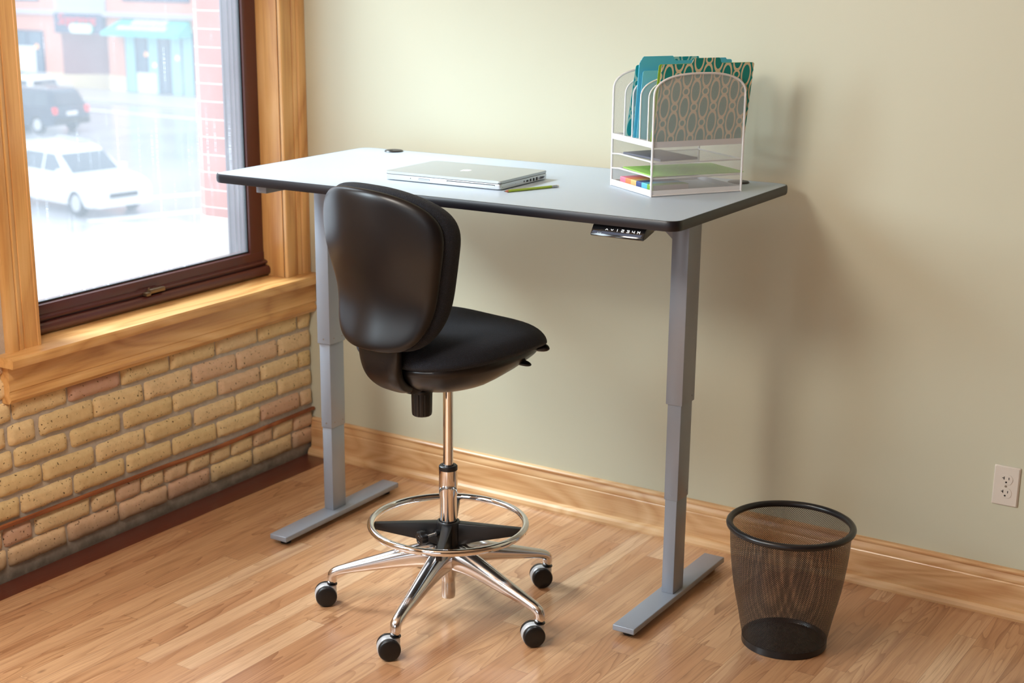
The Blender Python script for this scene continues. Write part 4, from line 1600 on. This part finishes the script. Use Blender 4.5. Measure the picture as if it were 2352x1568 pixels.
def shell_base(a, b):
    s_ = max(0.0, (b + HB) / (2 * HB))
    # raised spine where the bracket joins
    sp = math.exp(-(a / (0.035 + 0.06 * (1 - s_))) ** 2) * max(0.0, 1 - (s_ / 0.66)) ** 1.1
    # concave sweep at both flanks, stronger near the top corners
    fl = -0.006 * math.exp(-((abs(a) - 0.15) / 0.05) ** 2) * s_
    return back_base(a, b) - 0.022 * sp - fl * 0.6


bm = BM()
disc_pad(bm, lambda t: back_outline(t), shell_base, lambda r: 0.004, lambda r: 0.018 * (1 - min(r, 1) ** 24) ** 0.5 if r < 1 else 0.0, lambda a, b, c: (a, c, ZC + b), 22, 112)
obj('back_shell', bm, M_shell, chair, angle=80)
bm = BM()
disc_pad(bm, lambda t: back_outline(t, 0.031, 0.018), lambda a, b: back_base(a, b) + 0.031, lambda r: 0.072 * (1 - r ** 7) ** 0.5, lambda r: 0.030 * (1 - r ** 14) ** 0.5, lambda a, b, c: (a, c, ZC + b), 20, 112)
obj('back_cushion', bm, M_fabric, chair, angle=80)
# J-shaped bracket
bm = BM()
jp = [(-0.248, 0.905, 0.060, 0.010), (-0.252, 0.870, 0.072, 0.014), (-0.252, 0.835, 0.079, 0.020), (-0.250, 0.800, 0.076, 0.023), (-0.247, 0.768, 0.070, 0.024), (-0.236, 0.740, 0.064, 0.024),
      (-0.214, 0.719, 0.057, 0.022), (-0.190, 0.707, 0.049, 0.020), (-0.160, 0.705, 0.040, 0.017), (-0.120, 0.709, 0.034, 0.014)]
sec = rrect(2, 2, 0.55, 4)
rings = []
for i, (y, z, w, h) in enumerate(jp):
    p_, q_ = jp[max(i - 1, 0)], jp[min(i + 1, len(jp) - 1)]
    t = Vector((0, q_[0] - p_[0], q_[1] - p_[1])).normalized()
    nn = Vector((0, -t.z, t.y))
    rings.append([bm.verts.new(Vector((a * w, y, z)) + nn * (b * h * (1 - 0.25 * abs(a)))) for a, b in sec])
for i in range(len(rings) - 1):
    for k in range(len(sec)):
        bm.faces.new((rings[i][k], rings[i][(k + 1) % len(sec)], rings[i + 1][(k + 1) % len(sec)], rings[i + 1][k]))
bm.faces.new(rings[0][::-1])
bm.faces.new(rings[-1])
jb = obj('back_bracket', bm, M_shell, chair, angle=80)
sm = jb.modifiers.new('smooth', 'SUBSURF')
sm.levels = sm.render_levels = 2
# ribbed adjusting knob hanging under the bracket
bm = BM()
rb = [1.0 if (k % 8) else 0.955 for k in range(96)]
kx, ky = 0.012, -0.112
rings = []
for r, z in ((0.0270, 0.684), (0.0275, 0.680), (0.0275, 0.676), (0.0258, 0.6745), (0.0262, 0.672), (0.0252, 0.620), (0.0240, 0.6135), (0.0205, 0.6105)):
    rings.append([bm.verts.new((kx + 1.1 * r * (rb[k] if z < 0.675 else 1) * math.cos(2 * PI * k / 96), ky + 1.1 * r * (rb[k] if z < 0.675 else 1) * math.sin(2 * PI * k / 96), z)) for k in range(96)])
for i in range(len(rings) - 1):
    for k in range(96):
        bm.faces.new((rings[i][k], rings[i][(k + 1) % 96], rings[i + 1][(k + 1) % 96], rings[i + 1][k]))
bm.faces.new(rings[0][::-1])
bm.faces.new(rings[-1])
lathe(bm, [(0.0, 0.715), (0.018, 0.715), (0.020, 0.690), (0.026, 0.684), (0.0, 0.684)], 32, M=T3(kx, ky, 0))
obj('tension_knob', bm, M_chblack, chair, angle=30)

# ------------------------------------------------------------------ the street outside, one floor down
GZ = -5.0
M_road = mat('wet_asphalt', lin(170, 172, 178), 0.16, spec=0.6)
n = N(M_road)
c = n.coord()
w_ = n.noise(c, 0.22, 4, 0.55, 0.3)
snow = n.noise(n.mapping(c, (1, 1, 1), (9, 4, 0)), 0.16, 4, 0.6, 0.6)
X, Y, Z_ = n.sep(c)
near = n.math('MULTIPLY', n.math('SUBTRACT', 24.0, Y), 0.10)
sn = n.math('MULTIPLY', n.math('SUBTRACT', n.math('ADD', snow, near), 0.60), 6.0, clamp=True)
col = n.mix(w_, lin(150, 152, 160), lin(196, 196, 200))
n.link(n.mix(sn, col, lin(240, 243, 248)), n.p.inputs['Base Color'])
n.link(n.math('ADD', 0.10, n.math('MULTIPLY', n.math('MAXIMUM', sn, n.math('MULTIPLY', w_, 0.35)), 0.6)), n.p.inputs['Roughness'])
n.link(n.bump(n.noise(c, 2.2, 3), 0.04, 0.02), n.p.inputs['Normal'])
bm = BM()
box(bm, -110, -0.36, -40, 110, GZ - 0.3, GZ)
o = obj('ground', bm, M_road, smooth=False)
struct(o)
M_walk = mat('wet_concrete_pavement', lin(196, 190, 184), 0.4)
bm = BM()
box(bm, -90, -20, 45.3, 49.2, GZ, GZ + 0.12, 0.02)
struct(obj('pavement', bm, M_walk, smooth=False))
M_white_paint = mat('white_road_paint', lin(240, 240, 240), 0.5)
for i, (x0, y0, x1, y1, wd) in enumerate(((-28.6, 25.2, -23.5, 36.0, 0.35), (-26.6, 22.6, -21.9, 33.0, 0.35), (-30.6, 42.3, -62.0, 42.7, 0.25))):
    d = Vector((x1 - x0, y1 - y0)).normalized()
    q = Vector((-d.y, d.x)) * wd / 2
    a, b = Vector((x0, y0)), Vector((x1, y1))
    bm = BM()
    prism(bm, [tuple(a - q), tuple(b - q), tuple(b + q), tuple(a + q)], (GZ, GZ + 0.012), axis='Z')
    o = obj('road_marking', bm, M_white_paint, smooth=False)
    tag(o, ['white road line at the front corner of the white car, farther one', 'white road line nearest the window, right of the white car', 'long white line along the far pavement'][i], 'road marking', 'painted road lines')

# building across the street
YF = 49.0
M_pink = mat('salmon_facade_brick', lin(222, 158, 138), 0.85)
M_buff = mat('buff_stone', lin(230, 214, 180), 0.85)
M_lav = mat('grey_cornice', lin(186, 182, 190), 0.7)
M_pane = mat('shop_pane', lin(70, 96, 120), 0.15, spec=0.7)
M_disp = mat('pale_display', lin(150, 206, 214), 0.5)
M_darkp = mat('dark_panel', lin(46, 56, 92), 0.5)
M_entry = mat('entry_wall', lin(150, 108, 112), 0.8)
M_poster = mat('white_poster', lin(240, 244, 246), 0.6)
M_grille = mat('pale_louvre', lin(196, 206, 216), 0.5)
bld = empty('shop_building', (-53, YF, GZ))
tag(bld, 'salmon brick building across the street with shopfronts and a teal awning', 'building')


def fb(name, m, x0, x1, z0, z1, y0=0.0, y1=0.12, bev=0.0, parent=None):
    b_ = BM()
    box(b_, x0 + 53, x1 + 53, -y1, -y0, z0 - GZ, z1 - GZ, bev)
    return obj(name, b_, m, parent or bld, smooth=False)


b_ = BM()
for x0, x1, z0, z1 in ((-85, -57.43, GZ, 7), (-54.03, -22, GZ, 7), (-57.43, -54.03, -2.2, 7)):
    box(b_, x0 + 53, x1 + 53, 0, 12, z0 - GZ, z1 - GZ)
box(b_, -57.43 + 53, -54.03 + 53, 2.2, 12, 0, -2.2 - GZ)
obj('facade', b_, M_pink, bld, smooth=False)
fb('cornice', M_lav, -85, -22, -1.27, -1.04, 0, 0.25)
fb('stone_base', M_buff, -58.72, -57.43, GZ, -4.2, 0, 0.06)
fb('stone_base', M_buff, -54.03, -52.85, GZ, -4.15, 0, 0.06)
fb('stone_base', M_buff, -48.1, -46.4, GZ, -4.15, 0, 0.06)
fb('stone_base', M_buff, -62.9, -60.8, GZ, -4.2, 0, 0.06)
# entrance recess: splayed side wall and dark door
b_ = BM()
prism(b_, [(-57.43 + 53, 0.02), (-55.45 + 53, 1.6), (-55.45 + 53, 2.2), (-57.43 + 53, 2.2)], (0, -2.2 - GZ), axis='Z')
obj('entry_wall', b_, M_entry, bld, smooth=False)
b_ = BM()
prism(b_, [(-57.43 + 53, -0.02), (-55.43 + 53, 1.56), (-55.43 + 53, 1.62), (-57.43 + 53, 0.04)], (0, -4.25 - GZ), axis='Z')
obj('stone_base', b_, M_buff, bld, smooth=False)
dr = fb('door', M_darkp, -55.4, -54.05, GZ, -2.25, -1.7, -1.5)
fb('door_pane', M_pane, -55.0, -54.3, -4.6, -2.6, -1.5, -1.48, parent=dr)
sgn = fb('sign_board', M_darkp, -57.55, -54.08, -2.15, -1.16, 0, 0.30)
M_redl = mat('red_sign_letters', lin(230, 40, 60), 0.5)
M_greenl = mat('green_sign_trim', lin(80, 180, 150), 0.5)
# script lettering, softened by distance: a word of joined strokes, capital S first
cu = bpy.data.curves.new('sign_word', 'FONT')
cu.body = "Sopranos"
cu.size = 0.78
cu.extrude = 0.02
cu.shear = 0.25
cu.space_character = 0.92
tmp = bpy.data.objects.new('sign_word', cu)
COL.objects.link(tmp)
dg = bpy.context.evaluated_depsgraph_get()
me = bpy.data.meshes.new_from_object(tmp.evaluated_get(dg))
bpy.data.objects.remove(tmp)
me.materials.clear()
me.materials.append(M_redl)
so = bpy.data.objects.new('sign_lettering', me)
COL.objects.link(so)
so.parent = sgn
xs = [v.co.x for v in me.vertices]
k_ = 2.75 / (max(xs) - min(xs))
so.matrix_local = Matrix.Translation((-57.25 + 53, -0.34, -1.72 - GZ)) @ Matrix.Rotation(PI / 2, 4, 'X') @ Matrix.Scale(k_, 4, (1, 0, 0))
b_ = BM()
prism(b_, [(-55.5 + 53 + a, -1.88 - GZ + b) for a, b in rrect(1.7, 0.50, 0.24, 6)], (-0.40, -0.34))
obj('oval_plate', b_, M_greenl, sgn, smooth=False)
b_ = BM()
prism(b_, [(-55.5 + 53 + a, -1.89 - GZ + b) for a, b in rrect(1.56, 0.40, 0.19, 6)], (-0.44, -0.39))
obj('oval_face', b_, M_poster, sgn, smooth=False)


def shop_window(x0, x1, z0, z1, cols, pat, name='shop_window'):
    w_ = fb(name, M_darkp, x0, x1, z0, z1, 0, 0.08)
    cw = (x1 - x0) / cols
    for i in range(cols):
        fb('pane', M_disp if pat[i] == 'd' else M_pane, x0 + i * cw + 0.07, x0 + (i + 1) * cw - 0.07, z0 + 0.08, z1 - 0.08, 0.08, 0.10, parent=w_)
    return w_


ww = shop_window(-52.8, -48.15, -4.93, -1.9, 6, 'dpdpdd')
M_lampo = mat('warm_shop_lamp', lin(240, 150, 90), 0.5, emit=(1.0, 0.55, 0.3), estr=0.5)
for x_, z_ in ((-51.3, -3.0), (-50.75, -3.5), (-49.2, -3.1)):
    b_ = BM()
    tube(b_, [(x_ + 53, -0.10, z_ - GZ), (x_ + 53, -0.14, z_ - GZ)], 0.12, 12)
    obj('shop_lamp', b_, M_lampo, ww)
fb('poster', M_poster, -52.0, -50.7, -4.85, -3.9, 0.10, 0.11, parent=ww)
w2 = shop_window(-62.2, -58.76, -4.64, -2.1, 3, 'ppp')
fb('poster', M_poster, -60.9, -59.35, -4.2, -2.9, 0.10, 0.11, parent=w2)
b_ = BM()
tube(b_, [(-59.2 + 53, -0.10, -2.9 - GZ), (-59.2 + 53, -0.14, -2.9 - GZ)], 0.14, 12)
obj('shop_lamp', b_, M_lampo, w2)
shop_window(-46.3, -41.8, -4.93, -1.9, 6, 'dpdpdd')
shop_window(-40.5, -36.0, -4.93, -1.9, 6, 'pddpdd')
shop_window(-52.8, -48.3, -0.50, 1.6, 4, 'pppp', 'upper_window')
shop_window(-62.5, -58.93, -0.62, 1.6, 3, 'ddd', 'upper_window')
shop_window(-46.3, -41.8, -0.50, 1.6, 4, 'pppp', 'upper_window')
b_ = BM()
for k in range(16):
    box(b_, -57.6 + 53, -54.0 + 53, -0.16, -0.02, -1.03 - GZ + k * 0.1, -1.03 - GZ + k * 0.1 + 0.07)
obj('louvre', b_, M_grille, bld, smooth=False)
# awning with a white printed panel
M_aw = mat('teal_awning_fabric', lin(90, 196, 190), 0.6)
b_ = BM()
prof_ = [(-53.35, -48.18)]
v = [b_.verts.new(p) for p in ((-52.95 + 53, 0, -1.34 - GZ), (-48.35 + 53, 0, -1.34 - GZ), (-48.18 + 53, -1.1, -1.95 - GZ), (-53.35 + 53, -1.1, -1.95 - GZ),
                               (-53.35 + 53, -1.1, -2.12 - GZ), (-48.18 + 53, -1.1, -2.12 - GZ), (-53.35 + 53, 0, -2.12 - GZ), (-48.18 + 53, 0, -2.12 - GZ))]
for f in ((0, 1, 2, 3), (3, 2, 5, 4), (0, 3, 4, 6), (1, 7, 5, 2), (4, 5, 7, 6)):
    b_.faces.new([v[i] for i in f])
aw = obj('awning', b_, M_aw, bld, smooth=False)
b_ = BM()
rnd = random.Random(5)


def on_awn(x, s, o=0.03):
    a, b = Vector((0, 0, -1.34 - GZ)), Vector((0, -1.1, -1.95 - GZ))
    p = a + (b - a) * s
    return Vector((x + 53, p.y - o * 0.5, p.z + o))


for (x0, x1, s0, s1) in ((-51.9, -49.6, 0.10, 0.45), (-52.5, -49.3, 0.55, 0.82)):
    x = x0
    while x < x1:
        w__ = rnd.uniform(0.12, 0.24)
        b_.faces.new([b_.verts.new(p) for p in (on_awn(x, s0), on_awn(x + w__, s0), on_awn(x + w__, s1), on_awn(x, s1))])
        x += w__ + 0.06
obj('awning_lettering', b_, M_poster, aw, smooth=False)

# ---- cars
M_tyre = mat('tyre', (0.02, 0.02, 0.022), 0.7)
M_rim = mat('alloy_rim', lin(196, 198, 202), 0.35, metal=0.6)
M_carwhite = mat('white_car_paint', lin(240, 242, 244), 0.25, coat=0.5)
M_cardark = mat('dark_blue_car_paint', lin(48, 62, 84), 0.3, coat=0.5)
M_tail = mat('tail_light', lin(230, 50, 50), 0.3, emit=(1, 0.1, 0.08), estr=0.35)
M_headl = mat('headlight', lin(230, 236, 240), 0.15)


def suv(name, label, paint, loc, rotz_, snow=False):
    """local x forward, y left, origin on the ground under the middle"""
    t = empty(name, loc, rotz_)
    tag(t, label, 'car')
    Lh, Wh = 2.32, 0.93
    # lower body: rounded slab with wheel arches cut by the profile
    def archpts(cx, r=0.40):
        return [(cx + r * math.cos(a), 0.36 + r * math.sin(a)) for a in [PI * k / 8 for k in range(9)]]
    prof = [(-Lh, 0.45), (-Lh - 0.02, 0.80), (-Lh + 0.05, 1.02), (-Lh + 0.12, 1.08), (1.05, 1.08), (1.9, 0.98), (2.22, 0.86), (2.32, 0.68), (2.30, 0.40), (2.2, 0.30)]
    prof += [(1.42 + 0.42, 0.26)] + [(1.42 + 0.40 * math.cos(a), 0.36 + 0.40 * math.sin(a)) for a in [PI * k / 8 for k in range(9)]] + [(1.0, 0.26)]
    prof += [(-0.96, 0.26)] + [(-1.38 + 0.40 * math.cos(a), 0.36 + 0.40 * math.sin(a)) for a in [PI * k / 8 for k in range(9)]] + [(-1.80, 0.28), (-Lh + 0.1, 0.34)]
    b = BM()
    prism(b, prof, (-Wh, Wh), bev=0.07)
    obj('body', b, paint, t, angle=40)
    # greenhouse
    lower = [(-Lh + 0.10, 1.06), (1.12, 1.06)]
    b = BM()
    secs = [(1.06, -2.24, 1.12, 0.90), (1.35, -2.12, 0.72, 0.82), (1.62, -1.98, 0.30, 0.74), (1.70, -1.85, 0.10, 0.66)]
    rings = []
    for z, xa, xb, w in secs:
        rr_ = rrect(xb - xa, 2 * w, 0.16, 4)
        rings.append([b.verts.new(((xa + xb) / 2 + p, q, z)) for p, q in rr_])
    for i in range(3):
        for k in range(len(rings[0])):
            b.faces.new((rings[i][k], rings[i][(k + 1) % len(rings[0])], rings[i + 1][(k + 1) % len(rings[0])], rings[i + 1][k]))
    b.faces.new(rings[-1])
    obj('cabin', b, paint, t, angle=50)
    # windows: panels just proud of the cabin surface
    def sidepane(x0, x1, x2, x3, s):
        b = BM()
        yy0, yy1 = s * 0.895, s * 0.765
        q = [(x0, yy0, 1.10), (x1, yy0, 1.10), (x2, yy1, 1.56), (x3, yy1, 1.56)]
        q2 = [(x, y - s * 0.05, z) for x, y, z in q]
        A = [b.verts.new(p) for p in q]
        B = [b.verts.new(p) for p in q2]
        b.faces.new(A)
        b.faces.new(B[::-1])
        for i in range(4):
            b.faces.new((A[i], A[(i + 1) % 4], B[(i + 1) % 4], B[i]))
        return obj('side_window', b, M_clear, t, smooth=False)
    for s in (1, -1):
        sidepane(-2.02, -1.20, -1.20, -1.88, s)
        sidepane(-1.12, -0.18, -0.18, -1.12, s)
        sidepane(-0.10, 0.92, 0.30, -0.10, s)
    b = BM()
    q = [(1.08, -0.74, 1.10), (1.08, 0.74, 1.10), (0.46, 0.66, 1.56), (0.46, -0.66, 1.56)]
    A = [b.verts.new(p) for p in q]
    B = [b.verts.new((x - 0.08, y, z - 0.04)) for x, y, z in q]
    b.faces.new(A); b.faces.new(B[::-1])
    for i in range(4):
        b.faces.new((A[i], A[(i + 1) % 4], B[(i + 1) % 4], B[i]))
    obj('windscreen', b, M_clear, t, smooth=False)
    b = BM()
    q = [(-2.245, -0.68, 1.12), (-2.245, 0.68, 1.12), (-2.06, 0.60, 1.54), (-2.06, -0.60, 1.54)]
    A = [b.verts.new(p) for p in q]
    B = [b.verts.new((x + 0.08, y, z)) for x, y, z in q]
    b.faces.new(A); b.faces.new(B[::-1])
    for i in range(4):
        b.faces.new((A[i], A[(i + 1) % 4], B[(i + 1) % 4], B[i]))
    obj('rear_window', b, M_clear, t, smooth=False)
    b = BM()
    for s in (1, -1):
        tube(b, [(-1.8, s * 0.62, 1.70), (-1.7, s * 0.62, 1.76), (-0.1, s * 0.62, 1.76), (0.0, s * 0.62, 1.70)], 0.022, 8)
    obj('roof_rail', b, M_rim, t)
    for x in (1.42, -1.38):
        for s in (1, -1):
            Mx = Matrix.Translation((x, s * 0.82, 0.36)) @ Matrix.Rotation(-s * PI / 2, 4, 'X')
            b = BM()
            lathe(b, [(0, -0.10), (0.33, -0.10), (0.36, -0.07), (0.36, 0.07), (0.33, 0.10), (0.24, 0.10), (0.22, 0.08), (0, 0.08)], 28, M=Mx)
            w = obj('wheel', b, M_tyre, t)
            b = BM()
            lathe(b, [(0, 0.085), (0.05, 0.095), (0.21, 0.082), (0.225, 0.10), (0.225, 0.07)], 20, M=Mx)
            obj('rim', b, M_rim, w)
    for s in (1, -1):
        b = BM()
        box(b, -2.36, -2.20, s * 0.80 - 0.10, s * 0.80 + 0.10, 0.78, 1.04, 0.03)
        obj('tail_light', b, M_tail, t)
        b = BM()
        box(b, 2.14, 2.30, s * 0.72 - 0.18, s * 0.72 + 0.14, 0.68, 0.84, 0.03)
        obj('headlight', b, M_headl, t)
        b = BM()
        box(b, 0.78, 0.98, s * 0.98 - 0.09, s * 0.98 + 0.09, 1.06, 1.22, 0.03)
        obj('wing_mirror', b, paint, t)
    b = BM()
    box(b, 2.28, 2.345, -0.45, 0.45, 0.52, 0.66, 0.01)
    obj('grille', b, M_tyre, t)
    b = BM()
    box(b, -2.37, -2.33, -0.26, 0.26, 0.72, 0.86, 0.0)
    obj('number_plate', b, M_poster, t)
    b = BM()
    box(b, -2.42, -2.2, -0.86, 0.86, 0.36, 0.60, 0.04)
    box(b, 2.2, 2.38, -0.86, 0.86, 0.30, 0.46, 0.04)
    obj('bumper', b, M_tyre if paint is M_cardark else paint, t)
    return t


def place_suv(wheel_xy, ang, wx, s, **k):
    """put wheel (wx, s) of the car on a given spot"""
    R2 = Matrix.Rotation(ang, 2)
    off = R2 @ Vector((wx, s * 0.92))
    return suv(loc=(wheel_xy[0] - off.x, wheel_xy[1] - off.y, GZ), rotz_=ang, **k)


place_suv((-27.4, 22.9), math.radians(-9), 1.42, -1, name='white_suv', label='white SUV standing in the wet street, nearest the window', paint=M_carwhite)
place_suv((-43.1, 35.0), math.radians(180), -1.38, 1, name='dark_suv', label='dark blue SUV seen from behind, farther up the street', paint=M_cardark)
place_suv((-48.5, 38.6), math.radians(180), -1.38, 1, name='white_suv', label='white car half hidden beyond the dark SUV', paint=M_carwhite)
